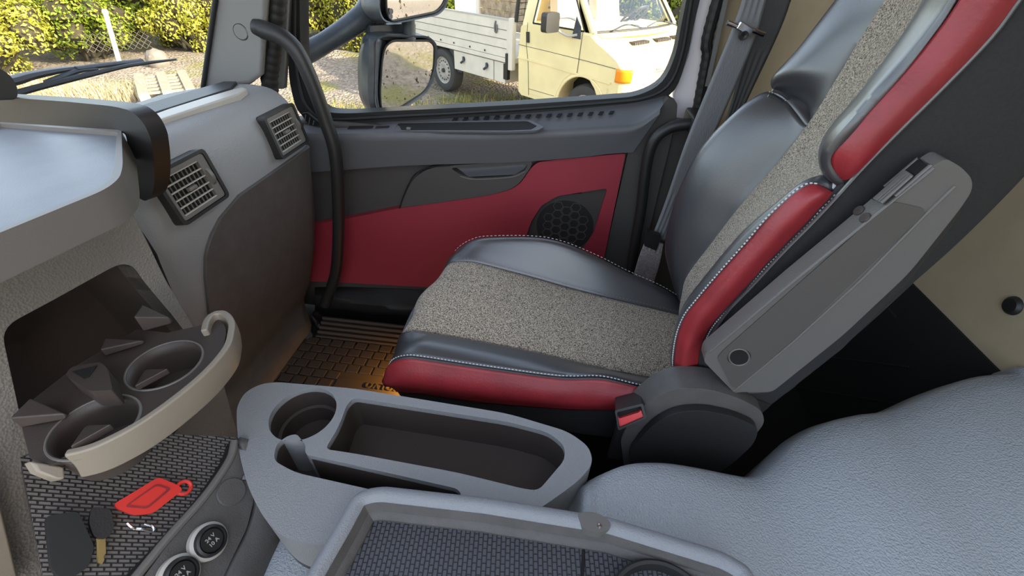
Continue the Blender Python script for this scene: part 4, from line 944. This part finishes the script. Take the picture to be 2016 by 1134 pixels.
obj('lower_back', Mb().loft([atps(p1_-n1*.06, n1, [(722, 84), (712, 110), (710, 150), (714, 190), (730, 218)]), atps(p1_, n1, [(738, 74), (736, 110), (734, 150), (734, 190), (740, 219)]), atps(p1_-n1*.12, n1, [(760, 84), (757, 110), (755, 150), (757, 190), (760, 210)])], 20, 10), M['mirror_body'], sm_, solid=.01)
obj('bracket', Mb().tube([at(742, 30, 'Y', YM+.02), at(748, 90, 'Y', YM+.02)], .028, 14), M['mirror_body'], sm_)
obj('bracket', Mb().tube([at(803, 36, 'Y', YM+.03), at(806, 80, 'Y', YM+.03)], .022, 14), M['mirror_body'], sm_)
obj('spacer', Mb().plate(atps(p1_-n1*.05, n1, [(730, 50), (820, 46), (820, 76), (730, 82)]), -n1*.03), M['mirror_body'], sm_, bevel=.006)
for (x, y) in ((770, 22), (769, 32)):
    obj('sticker', Mb().lathe([(.0005, .001), (.0075, .001)], atp(x, y, p2_, n2), n2, 16), M['mirror_body'], h2)

# windscreen wiper outside the glass
wt = thing('windscreen_wiper', at(60, 160, 'X', -1.20), 'black windscreen wiper resting across the windscreen', 'wiper')
WP = at(180, 140, 'X', -1.18)
obj('blade', Mb().tube(ats('X', -1.165, [(24, 186), (90, 168), (180, 146), (260, 128), (346, 117)]), [.011, .011, .009, .008, .004], 8, smooth=30, flat=.6), M['rubber'], wt)
obj('wiper_arm', Mb().tube(ats('X', -1.19, [(-40, 170), (20, 160), (60, 149), (120, 138), (190, 130)]), [.022, .020, .016, .012, .008], 8, smooth=30, flat=.5), M['black'], wt)
obj('wiper_yoke', Mb().tube(ats('X', -1.178, [(90, 163), (130, 148), (160, 138), (190, 136)]), .006, 8, smooth=12).tube(ats('X', -1.178, [(150, 136), (210, 128), (280, 120)]), .006, 8, smooth=12), M['mirror_body'], wt)

# ================================================================== outside: pickup van
VO = V((-2.19, 7.70, GZ)); TH = math.radians(-40.3)
VU = V((math.cos(TH), math.sin(TH), 0)); VW_ = V((-math.sin(TH), math.cos(TH), 0))
VM = Matrix((VU, VW_, V((0, 0, 1)))).transposed().to_4x4(); VM.translation = VO
def vw(a, b, c): return VM @ V((a, b, c))
def vside(pts, b): return [vw(a, b, c) for a, c in pts]
WID = 1.76
vt = thing('pickup_van', vw(1.2, .88, 0), 'cream pickup van with flatbed parked outside the side window', 'van')
# body: side outline lofted across the width
low = [(1.90, .80), (1.92, .36), (1.98, .32), (2.62, .32), (2.64, .45), (2.70, .58), (2.80, .68), (2.93, .735), (3.06, .745), (3.20, .72), (3.32, .64), (3.41, .54), (3.45, .44), (3.52, .40), (3.66, .42), (3.72, .48), (3.73, .60), (3.705, .66), (3.70, .76), (3.695, .90), (3.62, .97), (3.44, 1.05), (3.24, 1.14), (3.10, 1.20), (2.0, 1.20), (1.93, 1.16)]
st_ = [(0, -.13, -.03), (.015, -.10, -.01), (.05, -.06, 0), (.14, -.02, 0), (.35, .02, .005), (.88, .06, .01), (WID-.35, .02, .005), (WID-.14, -.02, 0), (WID-.05, -.06, 0), (WID-.015, -.10, -.01), (WID, -.13, -.03)]
rows = []
for b_, da, dc in st_:
    rows.append([vw(a+da*max(0, min(1, (a-3.0)/.5)), b_, c+(dc if c > 1.1 else 0)) for a, c in low])
mb = Mb().grid(rows, closed_u=True)
for r_ in (rows[0], rows[-1]): mb.plate(r_, VW_*.001)
obj('body', mb, M['cream'], vt, angle=28)
def vstrip(name, pts, b, w, mt, th=.006, par=None):
    return obj(name, Mb().strip(vside(pts, b), w, -VW_, th), mt, par or vt)
vstrip('side_moulding', [(1.90, .785), (2.4, .775), (2.95, .755), (3.46, .735)], -.001, .018, M['cream'], .014)
dgap = [(2.06, 1.17), (2.05, .95), (2.10, .75), (2.13, .36), (2.62, .36)]
vd = obj('door', Mb().plate(vside([(2.062, 1.19), (2.052, .95), (2.10, .75), (2.135, .37), (2.60, .37), (2.66, .52), (2.74, .65), (2.85, .735), (2.945, .765), (2.965, 1.19)], -.004), VW_*.02), M['cream'], vt, bevel=.004)
for pts in ([(2.058, 1.2), (2.047, .95), (2.095, .75), (2.13, .35)], [(2.95, .76), (2.97, 1.2)], [(1.9, .935), (2.5, .925), (3.1, .91), (3.5, .895)], [(2.13, .43), (2.6, .43)]):
    vstrip('panel_gap', pts, -.003, .006, M['dash_dark'], .003)
vstrip('door_handle', [(2.075, 1.10), (2.085, .98)], -.004, .045, M['black'], .02)
arch = [(3.05+.40*math.cos(t), .345+.40*math.sin(t)) for t in np.linspace(math.pi*.98, .18, 26)]
obj('arch_lip', Mb().tube(vside(arch, .0), .016, 8), M['cream'], vt)
for k in range(6): vstrip('side_vent', [(3.40+k*.004, .60-k*.022), (3.50+k*.004, .595-k*.022)], .008-.06*0, .008, M['dash_dark'], .004)
# cabin above the belt line
def cab_side(b, s):
    outer = [(1.93, 1.16), (2.0, 1.55), (2.08, 1.86), (2.16, 1.90), (2.5, 1.90), (2.62, 1.82), (3.13, 1.19)]
    hole = [(2.13, 1.20), (2.17, 1.45), (2.22, 1.74), (2.56, 1.74), (2.72, 1.56), (2.97, 1.20)]
    lean = lambda c: max(0, c-1.18)*.16*s
    O = [vw(a, b+lean(c), c) for a, c in outer]; H = [vw(a, b+lean(c), c) for a, c in hole]
    w = obj('cab_side', Mb().plate(O, VW_*.05*s, [H]), M['cream'], vt, bevel=.012)
    obj('side_window', Mb().add([p+VW_*.02*s for p in H], [tuple(range(6))]), M['glass'], w, smooth=False)
    obj('window_rubber', Mb().tube(H+[H[0]], .012, 6), M['rubber'], w)
cab_side(.02, 1); cab_side(WID-.02, -1)
obj('roof', Mb().plate([vw(a, b, 1.88) for a, b in ((2.10, .13), (2.53, .13), (2.60, .5), (2.60, WID-.5), (2.53, WID-.13), (2.10, WID-.13))], V((0, 0, .05))), M['cream'], vt, bevel=.02)
obj('cab_rear', Mb().plate([vw(1.95, .05, 1.15), vw(1.95, WID-.05, 1.15), vw(2.08, WID-.15, 1.88), vw(2.08, .15, 1.88)], VU*.02, [[vw(1.985, .4, 1.32), vw(1.985, WID-.4, 1.32), vw(2.06, WID-.45, 1.75), vw(2.06, .45, 1.75)]]), M['cream'], vt)
wsb = [vw(3.10+.16*math.sin(math.pi*t), .07+(WID-.14)*t, 1.195+.01*math.sin(math.pi*t)) for t in np.linspace(0, 1, 15)]
wst = [vw(2.56+.07*math.sin(math.pi*t), .16+(WID-.32)*t, 1.84) for t in np.linspace(0, 1, 15)]
obj('windscreen_glass', Mb().loft([wsb, wst], 15, 4), M['glass'], vt, solid=.004)
obj('windscreen_rubber', Mb().tube([*wsb], .016, 8).tube([*wst], .014, 8).tube([wsb[0], wst[0]], .016, 8).tube([wsb[-1], wst[-1]], .016, 8), M['rubber'], vt)
obj('pillar', Mb().tube([wsb[0]+VW_*-.03+VU*.0, wst[0]+VW_*-.02], .035, 8).tube([wsb[-1]+VW_*.03, wst[-1]+VW_*.02], .035, 8), M['cream'], vt)
obj('cowl_vent', Mb().loft([wsb, [p+VU*.10+V((0, 0, -.035)) for p in wsb]], 15, 3), M['cream'], vt, solid=.01)
for y0 in (.40, .85, 1.25):
    gr = Mb()
    for k in range(9): gr.box((3.31+.05*math.sin(y0*1.8), y0+k*.034, 1.083), (3.40+.05*math.sin(y0*1.8), y0+k*.034+.020, 1.112), VM)
    obj('bonnet_grille', gr, M['brown'], vt)
for (ba, bb) in ((.25, .80), (.95, 1.50)):
    obj('wiper', Mb().tube([vw(3.20, ba, 1.215), vw(3.17, (ba+bb)/2, 1.255), vw(3.17, bb, 1.23)], .008, 6, smooth=12).tube([vw(3.24, bb+.05, 1.20), vw(3.19, (ba+bb)/2+.1, 1.25)], .009, 6), M['rubber'], vt)
# cabin interior
obj('cab_dash', Mb().loft([[vw(3.12, .12, 1.17), vw(3.24, .88, 1.17), vw(3.12, WID-.12, 1.17)], [vw(2.85, .12, 1.18), vw(2.85, .88, 1.20), vw(2.85, WID-.12, 1.18)], [vw(2.80, .12, 1.05), vw(2.80, .88, 1.05), vw(2.80, WID-.12, 1.05)]], 12, 8), M['tray_edge'], vt)
for b0 in (.22, .98):
    s_ = obj('cab_seat', Mb().plate(rounded([vw(2.28, b0, 1.0), vw(2.28, b0+.54, 1.0), vw(2.14, b0+.50, 1.62), vw(2.14, b0+.04, 1.62)], .08), VU*.13), M['fabric'], vt, bevel=.04, seg=3)
    obj('seat_head_rest', Mb().plate(rounded([vw(2.13, b0+.13, 1.66), vw(2.13, b0+.41, 1.66), vw(2.10, b0+.39, 1.80), vw(2.10, b0+.15, 1.80)], .05), VU*.09), M['fabric'], s_, bevel=.03)
wc = vw(2.76, 1.27, 1.27); wax = vw(2.76+.5, 1.27, 1.27-.62)-wc; wax.normalize()
wu = wax.orthogonal().normalized(); wv = wax.cross(wu)
ring_ = [wc+(wu*math.cos(t)+wv*math.sin(t))*.19 for t in np.linspace(0, 2*math.pi, 36)]
sw_ = obj('steering_wheel', Mb().tube(ring_, .016, 8), M['black'], vt)
obj('wheel_spoke', Mb().tube([ring_[4], wc, ring_[14]], .018, 6).tube([wc, ring_[27]], .018, 6).lathe([(.001, -.02), (.06, -.02), (.06, .02)], wc, wax, 16), M['black'], sw_)
# nose details
ip = [(3.515, -.014), (3.578, -.014), (3.634, .026), (3.672, .085)]
ind = obj('indicator', Mb().loft([[vw(a, b, .90) for a, b in ip], [vw(a+.006, b-.004, .83) for a, b in ip], [vw(a, b, .762) for a, b in ip]], 12, 6), M['amber'], vt, solid=-.012)
def nose(b, c, da=0): # approximate skin of the nose
    f = np.interp(b, [s[0] for s in st_], [s[1] for s in st_]); return vw(3.695+f+da, b, c)
obj('headlight', Mb().plate([nose(.10, .765, .012), nose(.44, .765, .004), nose(.44, .895, .004), nose(.10, .895, .012)], -VU*.05), M['lens'], vt, bevel=.012)
obj('headlight', Mb().plate([nose(WID-.44, .765, .004), nose(WID-.10, .765, .012), nose(WID-.10, .895, .012), nose(WID-.44, .895, .004)], -VU*.05), M['lens'], vt, bevel=.012)
gl_ = Mb().plate([nose(.47, .77, .002), nose(.88, .77, .004), nose(WID-.47, .77, .002), nose(WID-.47, .89, .002), nose(.88, .89, .004), nose(.47, .89, .002)], -VU*.02)
gq = obj('front_grille', gl_, M['dash_dark'], vt)
for k in range(5): obj('grille_bar', Mb().tube([nose(.47, .785+k*.024, .008), nose(.88, .785+k*.024, .010), nose(WID-.47, .785+k*.024, .008)], .006, 6), M['cream'], gq)
bpts = []
for b_ in np.linspace(0, WID, 15): bpts.append(nose(b_, .56, .02))
bp_ = [vw(3.42, -.006, .60)]+[vw(3.5, -.008, .60)]+bpts+[vw(3.45, WID+.01, .56)]
obj('bumper', Mb().loft([[p+V((0, 0, .075)) for p in bp_], [p+V((0, 0, .06)) for p in bp_], [p+V((0, 0, -.10)) for p in bp_], [p+V((0, 0, -.12)) for p in bp_]], 40, 6, sharp=True), M['cream'], vt, solid=.03)
obj('tow_cap', Mb().lathe([(.001, .006), (.03, .004), (.032, 0)], nose(.62, .62, .024), VU, 16), M['brown'], vt)
# mirror on the van door
vm = obj('door_mirror', Mb().plate(rounded([vw(2.60, -.32, 1.17), vw(2.60, -.10, 1.17), vw(2.60, -.10, 1.37), vw(2.60, -.32, 1.37)], .04), VU*.09), M['black'], vt, bevel=.025, seg=3)
obj('mirror_bracket', Mb().tube([vw(2.66, -.10, 1.31), vw(2.76, -.03, 1.32), vw(2.86, -.01, 1.30)], .014, 8, smooth=10).tube([vw(2.66, -.10, 1.19), vw(2.78, -.05, 1.14), vw(2.90, -.01, 1.16)], .014, 8, smooth=10), M['silver'], vm)
obj('mirror_plate', Mb().plate(vside([(2.82, 1.12), (2.95, 1.12), (2.94, 1.24), (2.86, 1.34)], -.012), VW_*.012), M['mirror_body'], vm)
# wheels
def wheel(a, b, s):
    c = vw(a, b, .32); ax = -VW_*s
    w = obj('wheel', Mb().lathe([(.20, .00), (.22, .012), (.27, .014), (.305, .006), (.322, -.02), (.325, -.09), (.322, -.17), (.30, -.19), (.20, -.185)], c, ax, 48), M['tyre'], vt)
    rim = Mb().lathe([(.205, -.002), (.20, .004), (.192, .0), (.185, -.02), (.16, -.022), (.12, -.005), (.085, .0), (.055, -.01), (.001, -.01)], c, ax, 48)
    rm = obj('rim', rim, M['steel'], w)
    u = VU; v_ = V((0, 0, 1)); hl = Mb()
    for k in range(16):
        t = 2*math.pi*k/16; hl.lathe([(.0005, .004), (.013, .003)], c+(u*math.cos(t)+v_*math.sin(t))*.142+ax*-.012, ax, 10)
    obj('rim_hole', hl, M['void'], rm)
    obj('hub', Mb().lathe([(.001, .02), (.03, .018), (.034, -.01)], c, ax, 20), M['brown'], rm)
for a, b, s in ((.05, .03, 1), (3.07, .06, 1), (.05, WID-.03, -1), (3.07, WID-.06, -1)): wheel(a, b, s)
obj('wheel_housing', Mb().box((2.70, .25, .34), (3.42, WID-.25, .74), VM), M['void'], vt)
# flatbed
bd = obj('bed_floor', Mb().box((-1.9, .02, .68), (1.78, WID+.02, .74), VM), M['alu'], vt)
obj('side_rail', Mb().box((-1.9, -.015, .68), (1.72, .03, .735), VM), M['alu'], vt, bevel=.004)
sdb = obj('drop_side', Mb().box((-1.9, -.005, .74), (1.72, .025, 1.20), VM), M['alu'], vt, bevel=.004)
for c_ in (.85, .96, 1.07): obj('board_groove', Mb().box((-1.9, -.008, c_-.004), (1.66, -.004, c_+.004), VM), M['tray_edge'], sdb)
obj('edge_trim', Mb().box((-1.9, -.012, 1.185), (1.72, .03, 1.205), VM), M['silver'], sdb)
for a_b in (-.6, -.25, .1, .45, .85, 1.2): obj('rail_bolt', Mb().lathe([(.001, .008), (.012, .006), (.014, 0)], vw(a_b, -.015, .775), -VW_, 10), M['black'], sdb)
lt = obj('side_latch', Mb().tube([vw(1.44, -.012, 1.16), vw(1.43, -.02, 1.10), vw(1.44, -.02, 1.03), vw(1.47, -.02, 1.04), vw(1.465, -.02, 1.12)], .012, 8, smooth=16), M['tray_edge'], sdb)
obj('bed_post', Mb().box((1.72, -.03, .60), (1.80, .04, 1.22), VM), M['alu'], vt, bevel=.006)
obj('bed_post', Mb().box((1.72, WID-.03, .60), (1.80, WID+.04, 1.22), VM), M['alu'], vt, bevel=.006)
obj('post_rubber', Mb().box((1.67, -.034, .62), (1.72, .02, .80), VM), M['black'], vt)
hm = obj('head_frame', Mb().tube([vw(1.80, .03, 1.18), vw(1.88, .08, 2.05), vw(1.88, WID-.08, 2.05), vw(1.80, WID-.03, 1.18)], .028, 8), M['black'], vt)
gm_ = Mb()
for k in range(16): gm_.tube([vw(1.80, .06+k*.105, 1.18), vw(1.88, .10+k*.103, 2.04)], .004, 4)
for k in range(12): gm_.tube([vw(1.80+.08*k/12, .05, 1.18+k*.07), vw(1.80+.08*k/12, WID-.05, 1.18+k*.07)], .004, 4)
obj('guard_mesh', gm_, M['rubber'], hm)
fs = obj('far_side_board', Mb().box((-1.9, WID-.02, .74), (-1.08, WID+.01, 1.9), VM), M['white'], vt)
pk_ = Mb()
for k in range(8): pk_.box((-1.08, WID-.04, .75+k*.15), (1.72, WID-.005, .893+k*.15), VM)
obj('far_plank_wall', pk_, M['plank'], vt, bevel=.006)
obj('stake_post', Mb().box((-1.12, WID-.08, .74), (-1.04, WID-.03, 1.95), VM), M['alu'], vt)
# tool boxes under the bed
tb = obj('tool_box', Mb().box((.40, .01, .40), (1.36, .40, .665), VM), M['alu'], vt, bevel=.008)
for a_b in (.66, 1.22):
    obj('box_latch', Mb().tube([vw(a_b, .0, .61), vw(a_b+.02, -.02, .56), vw(a_b-.04, -.02, .525)], .018, 8).lathe([(.001, .006), (.03, .004), (.032, 0)], vw(a_b, .008, .58), -VW_, 12), M['mirror_body'], tb)
obj('tool_box', Mb().box((1.38, .01, .40), (1.62, .40, .665), VM), M['alu'], vt, bevel=.008)
obj('box_bracket', Mb().box((1.60, -.005, .46), (1.68, .05, .66), VM), M['black'], vt)
obj('mud_guard', Mb().tube([vw(.20, .1, .66), vw(.32, .1, .60), vw(.37, .1, .48), vw(.38, .1, .34)], .02, 8, smooth=12, flat=5), M['mirror_body'], vt)
obj('chassis', Mb().box((-1.2, .45, .40), (3.0, WID-.45, .66), VM), M['void'], vt)

# ================================================================== outside: yard
gm = bpy.data.materials.new('gravel_yard'); gm.use_nodes = True; t = gm.node_tree; b = t.nodes['Principled BSDF']; b.inputs['Roughness'].default_value = .95
tc = t.nodes.new('ShaderNodeTexCoord')
n1_ = t.nodes.new('ShaderNodeTexNoise'); n1_.inputs['Scale'].default_value = 18; n1_.inputs['Detail'].default_value = 6; n1_.inputs['Roughness'].default_value = .8
n2_ = t.nodes.new('ShaderNodeTexNoise'); n2_.inputs['Scale'].default_value = .9; n2_.inputs['Detail'].default_value = 4
r1 = t.nodes.new('ShaderNodeValToRGB'); r1.color_ramp.elements[0].position = .38; r1.color_ramp.elements[0].color = lin((92, 80, 70)); r1.color_ramp.elements[1].position = .62; r1.color_ramp.elements[1].color = lin((176, 162, 146))
r2 = t.nodes.new('ShaderNodeValToRGB'); r2.color_ramp.elements[0].position = .55; r2.color_ramp.elements[1].position = .68
mx = t.nodes.new('ShaderNodeMixRGB'); mx.inputs[2].default_value = lin((128, 124, 70))
vo_ = t.nodes.new('ShaderNodeTexVoronoi'); vo_.inputs['Scale'].default_value = 22
bp = t.nodes.new('ShaderNodeBump'); bp.inputs['Strength'].default_value = 1; bp.inputs['Distance'].default_value = .04
for n_ in (n1_, n2_, vo_): t.links.new(tc.outputs['Object'], n_.inputs['Vector'])
t.links.new(n1_.outputs[0], r1.inputs[0]); t.links.new(n2_.outputs[0], r2.inputs[0])
t.links.new(r1.outputs[0], mx.inputs[1]); t.links.new(r2.outputs[0], mx.inputs[0]); t.links.new(mx.outputs[0], b.inputs['Base Color'])
t.links.new(vo_.outputs['Distance'], bp.inputs['Height']); t.links.new(bp.outputs[0], b.inputs['Normal'])
rows = []
for i in range(70):
    y = -6+i*.62; row = []
    for k in range(80):
        x = -26+k*.62
        h = .05*math.sin(x*1.3+y*.7)*math.sin(y*.9)+.03*math.sin(x*3.1)*math.sin(y*2.7)
        h += .35*math.exp(-((x+5.6)**2/1.2+(y-9.4)**2/.5))       # gravel heap by the bushes
        if abs(x-(-1)) < 4 and 4 < y < 10: h *= .25
        row.append(V((x, y, GZ-.02+h)))
    rows.append(row)
gy = obj('ground', Mb().grid(rows), gm); tag(gy, 'gravel yard outside the cab', 'ground', kind='structure')

def leaves(mb, c, rad, n, size, rg, shell=.75):
    for _ in range(n):
        d = V((rg.gauss(0, 1), rg.gauss(0, 1), rg.gauss(0, 1))).normalized()
        r = rg.uniform(shell, 1.03)
        p = Vector(c)+V((d.x*rad[0], d.y*rad[1], d.z*rad[2]))*r
        if p.z < .02: continue
        nrm = (d+V((rg.uniform(-.8, .8), rg.uniform(-.8, .8), rg.uniform(-.4, .9)))).normalized()
        u = nrm.orthogonal().normalized(); w = nrm.cross(u); a = rg.uniform(0, 6.28)
        u, w = u*math.cos(a)+w*math.sin(a), w*math.cos(a)-u*math.sin(a)
        s = size*rg.uniform(.6, 1.3)
        mb.add([p-u*s, p-w*s*.5+nrm*s*.1, p+u*s, p+w*s*.5+nrm*s*.1], [(0, 1, 2, 3)])
def bush_proto(seed, h):
    rg = random.Random(seed); mb = Mb(); br = Mb()
    for k in range(30):
        a = rg.uniform(0, 6.28); q = rg.uniform(0, 1)**.6; z = rg.uniform(.06, .95)
        sp = 1.0*math.sqrt(max(.15, 1-(z-.25)**2*1.1))
        c = V((math.cos(a)*q*sp, math.sin(a)*q*sp, z*h*.8))
        R_ = rg.uniform(.28, .46)
        leaves(mb, c, (R_, R_, R_*.9), 420, .037, rg, .6)
        br.tube([V((rg.uniform(-.2, .2), rg.uniform(-.2, .2), 0)), c*.6+V((0, 0, -.1)), c], [.04, .025, .01], 5)
        br.ico(c, R_*.70, 1, (1, 1, .9), .15, rg)  # dark core blob added among the branches for the dense, shaded inside
    a_ = obj('foliage', mb, M['leaf'], None, smooth=False, fix=False); b_ = obj('branches_and_core', br, M['bark_core'], None, fix=False)
    return a_, b_
protos = [bush_proto(3, 2.5), bush_proto(11, 2.9)]
spots = [(-10.0, 5.1, .95), (-10.0, 6.9, .9), (-9.7, 8.7, .9), (-8.4, 9.9, .9), (-6.7, 10.5, .92), (-4.7, 11.1, .95), (-2.6, 12.0, .95), (-.3, 12.8, 1), (2.0, 12.6, 1), (4.2, 11.6, 1.05),
         (-12.3, 5.6, 1.25), (-12.2, 8.0, 1.25), (-11.2, 10.4, 1.25), (-9.0, 12.1, 1.25), (-6.6, 13.0, 1.2), (-4.0, 13.8, 1.2), (-1.2, 15.2, 1.2), (-14.8, 7.6, 1.4), (-14.4, 10.6, 1.4), (-12.2, 13.3, 1.4)]
names = ['sunlit yellow-green bush at the far left of the windscreen', 'yellow-green bush left of the leaning white post', 'bush directly behind the wire fence and white post',
         'bush right of the fence, above the boulder and pallet', 'bush at the front pillar edge of the windscreen', 'yellow-green bush above the gravel, left of the mirror arm', 'bush beyond the gravel between mirror arm and mirror head',
         'bush behind the planks of the flatbed', 'bush seen through the van cab windows', 'bush right of the van at the rear edge of the side window',
         'tall back bush at the far left, behind the first bush', 'tall back bush behind the bush left of the white post', 'tall back bush behind the wire fence', 'tall back bush behind the boulder', 'tall back bush above the gravel heap', 'tall back bush behind the mirror head', 'tall back bush behind the flatbed', 'rearmost tall bush at the far left', 'rearmost tall bush high above the white post', 'rearmost tall bush high above the boulder']
for i, ((x, y, s), nm) in enumerate(zip(spots, names)):
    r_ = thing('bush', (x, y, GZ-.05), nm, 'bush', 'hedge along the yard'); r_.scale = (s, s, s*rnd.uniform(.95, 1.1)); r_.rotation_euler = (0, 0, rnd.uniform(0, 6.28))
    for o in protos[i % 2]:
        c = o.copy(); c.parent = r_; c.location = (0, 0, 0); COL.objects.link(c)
        if c.name.startswith('foliage') and i in (2, 6, 8, 9, 12, 15):
            c.material_slots[0].link = 'OBJECT'; c.material_slots[0].material = M['leaf2']
for a_, b_ in protos:
    bpy.data.objects.remove(a_); bpy.data.objects.remove(b_)

# wire fence with a leaning white post
fe = thing('wire_fence', (-9.2, 8.6, GZ), 'leaning white post with chain-link wire fence among the bushes', 'fence')
FP = V((-8.5, 8.0, GZ)); FN = V((FP.x, FP.y, 0)).normalized()
pb, pt = atp(233, 116, FP, FN), atp(207, 24, FP, FN)
obj('post', Mb().tube([pb+(pb-pt)*.35, pt], .038, 12), M['post'], fe)
obj('post_cap', Mb().ico(pt, .05, 2), M['post'], fe)
wm = Mb(); F0, F1 = atp(172, 104, FP, FN), atp(288, 60, FP, FN)
fu = V((F1.x-F0.x, F1.y-F0.y, 0)); L_ = fu.length; fu.normalize(); H_ = F1.z-F0.z; z0 = F0.z; sp_ = .10
def fpt(u, z): return V((F0.x, F0.y, 0))+fu*u+V((0, 0, z))
for k in range(-int(H_/sp_)-1, int(L_/sp_)+1):
    a0 = k*sp_; t0, t1 = max(0, -a0/H_), min(1, (L_-a0)/H_)
    if t1 <= t0: continue
    wm.tube([fpt(a0+H_*t0, z0+H_*t0), fpt(a0+H_*t1, z0+H_*t1)], .004, 4)
    wm.tube([fpt(a0+H_*t0, z0+H_-H_*t0), fpt(a0+H_*t1, z0+H_-H_*t1)], .004, 4)
obj('chain_link', wm, M['wire'], fe)
# boulder
bl_ = obj('boulder', Mb().ico(atp(311, 120, FP*.97, FN), .21, 3, (.9, .9, 1.0), .06), M['stone']); tag(bl_, 'grey boulder behind the wooden pallet', 'boulder')
# pallet
pc_ = V((-6.55, 7.05, GZ+.03)); pa = at(272, 188, 'Z', GZ+.12); pb_ = at(376, 170, 'Z', GZ+.12); pd_ = at(298, 140, 'Z', GZ+.12)
pal = thing('pallet', (pa+pb_)/2, 'weathered wooden pallet with green painted block ends on the ground', 'pallet')
ex = (pb_-pa); LX = ex.length; ex.normalize()
_d = Vector(ray(263, 147)).normalized(); _b = (Vector(EYE)-pa).dot(_d); _c = (Vector(EYE)-pa).length_squared-1.3**2
_t = -_b+math.sqrt(max(0, _b*_b-_c)); ey = (Vector(EYE)+_d*_t-pa); ey.normalize(); ex -= ey*ex.dot(ey); ex.normalize()      # far end propped up on rubble
ez = ex.cross(ey); ez = ez if ez.z > 0 else -ez
PM = Matrix((ex, ey, ez)).transposed().to_4x4(); PM.translation = pa-ez*.14
LY = 1.25
for k, x0 in enumerate((0, LX/2-.065, LX-.13)):
    obj('board', Mb().box((x0, 0, .14), (x0+.13, LY, .165), PM), M['wood'], pal, bevel=.004)
    obj('block', Mb().box((x0, -.002, .02), (x0+.13, .13, .14), PM), M['green'], pal)
    obj('block', Mb().box((x0, LY-.14, .02), (x0+.13, LY, .14), PM), M['wood'], pal)
for k in range(6):
    y0 = .08+k*.2
    obj('slat', Mb().box((0, y0, .115), (LX, y0+.08, .139), PM), M['wood'], pal, bevel=.003)
obj('slat', Mb().box((-.02, -.02, 0), (LX+.02, .11, .022), PM), M['post'], pal)
# dry grass and weeds
def grass(name, mt, n, area, h, rg, label, cat):
    mb = Mb()
    for _ in range(n):
        x, y = area(rg); hh = h*rg.uniform(.5, 1.3); a = rg.uniform(0, 6.28); w = .008
        lx, ly = math.cos(a)*hh*.45, math.sin(a)*hh*.45; b0 = V((x, y, GZ-.05)); u = V((-math.sin(a)*w, math.cos(a)*w, 0))
        mb.add([b0-u, b0+u, b0+V((lx*.4, ly*.4, hh*.65))+u*.7, b0+V((lx*.4, ly*.4, hh*.65))-u*.7, b0+V((lx, ly, hh))], [(0, 1, 2, 3), (3, 2, 4)])
    o = obj(name, mb, mt, smooth=False, fix=False); tag(o, label, cat, kind='stuff'); return o
g_a = at(40, 186, 'Z', GZ); g_b = at(250, 200, 'Z', GZ); g_c = at(150, 165, 'Z', GZ)
grass('dry_grass', M['straw'], 6000, lambda rg: ((lambda s, t: (g_a.x+(g_b.x-g_a.x)*s+(g_c.x-g_a.x)*t-.3, g_a.y+(g_b.y-g_a.y)*s+(g_c.y-g_a.y)*t-.3))(rg.uniform(-.5, 1.1), rg.uniform(-.8, 1.0))), .22, random.Random(4), 'golden dry grass outside below the wiper', 'grass')
def weedspot(rg):
    x = rg.uniform(560, 1110); y = rg.gauss(0, 9)+np.interp(x, [560, 640, 800, 950, 1100], [205, 214, 214, 200, 195]); p = at(x, y, 'Z', GZ); return p.x, p.y
grass('weeds', M['weed'], 1300, weedspot, .12, random.Random(9), 'low green and yellow weeds on the gravel in front of the van', 'weeds')
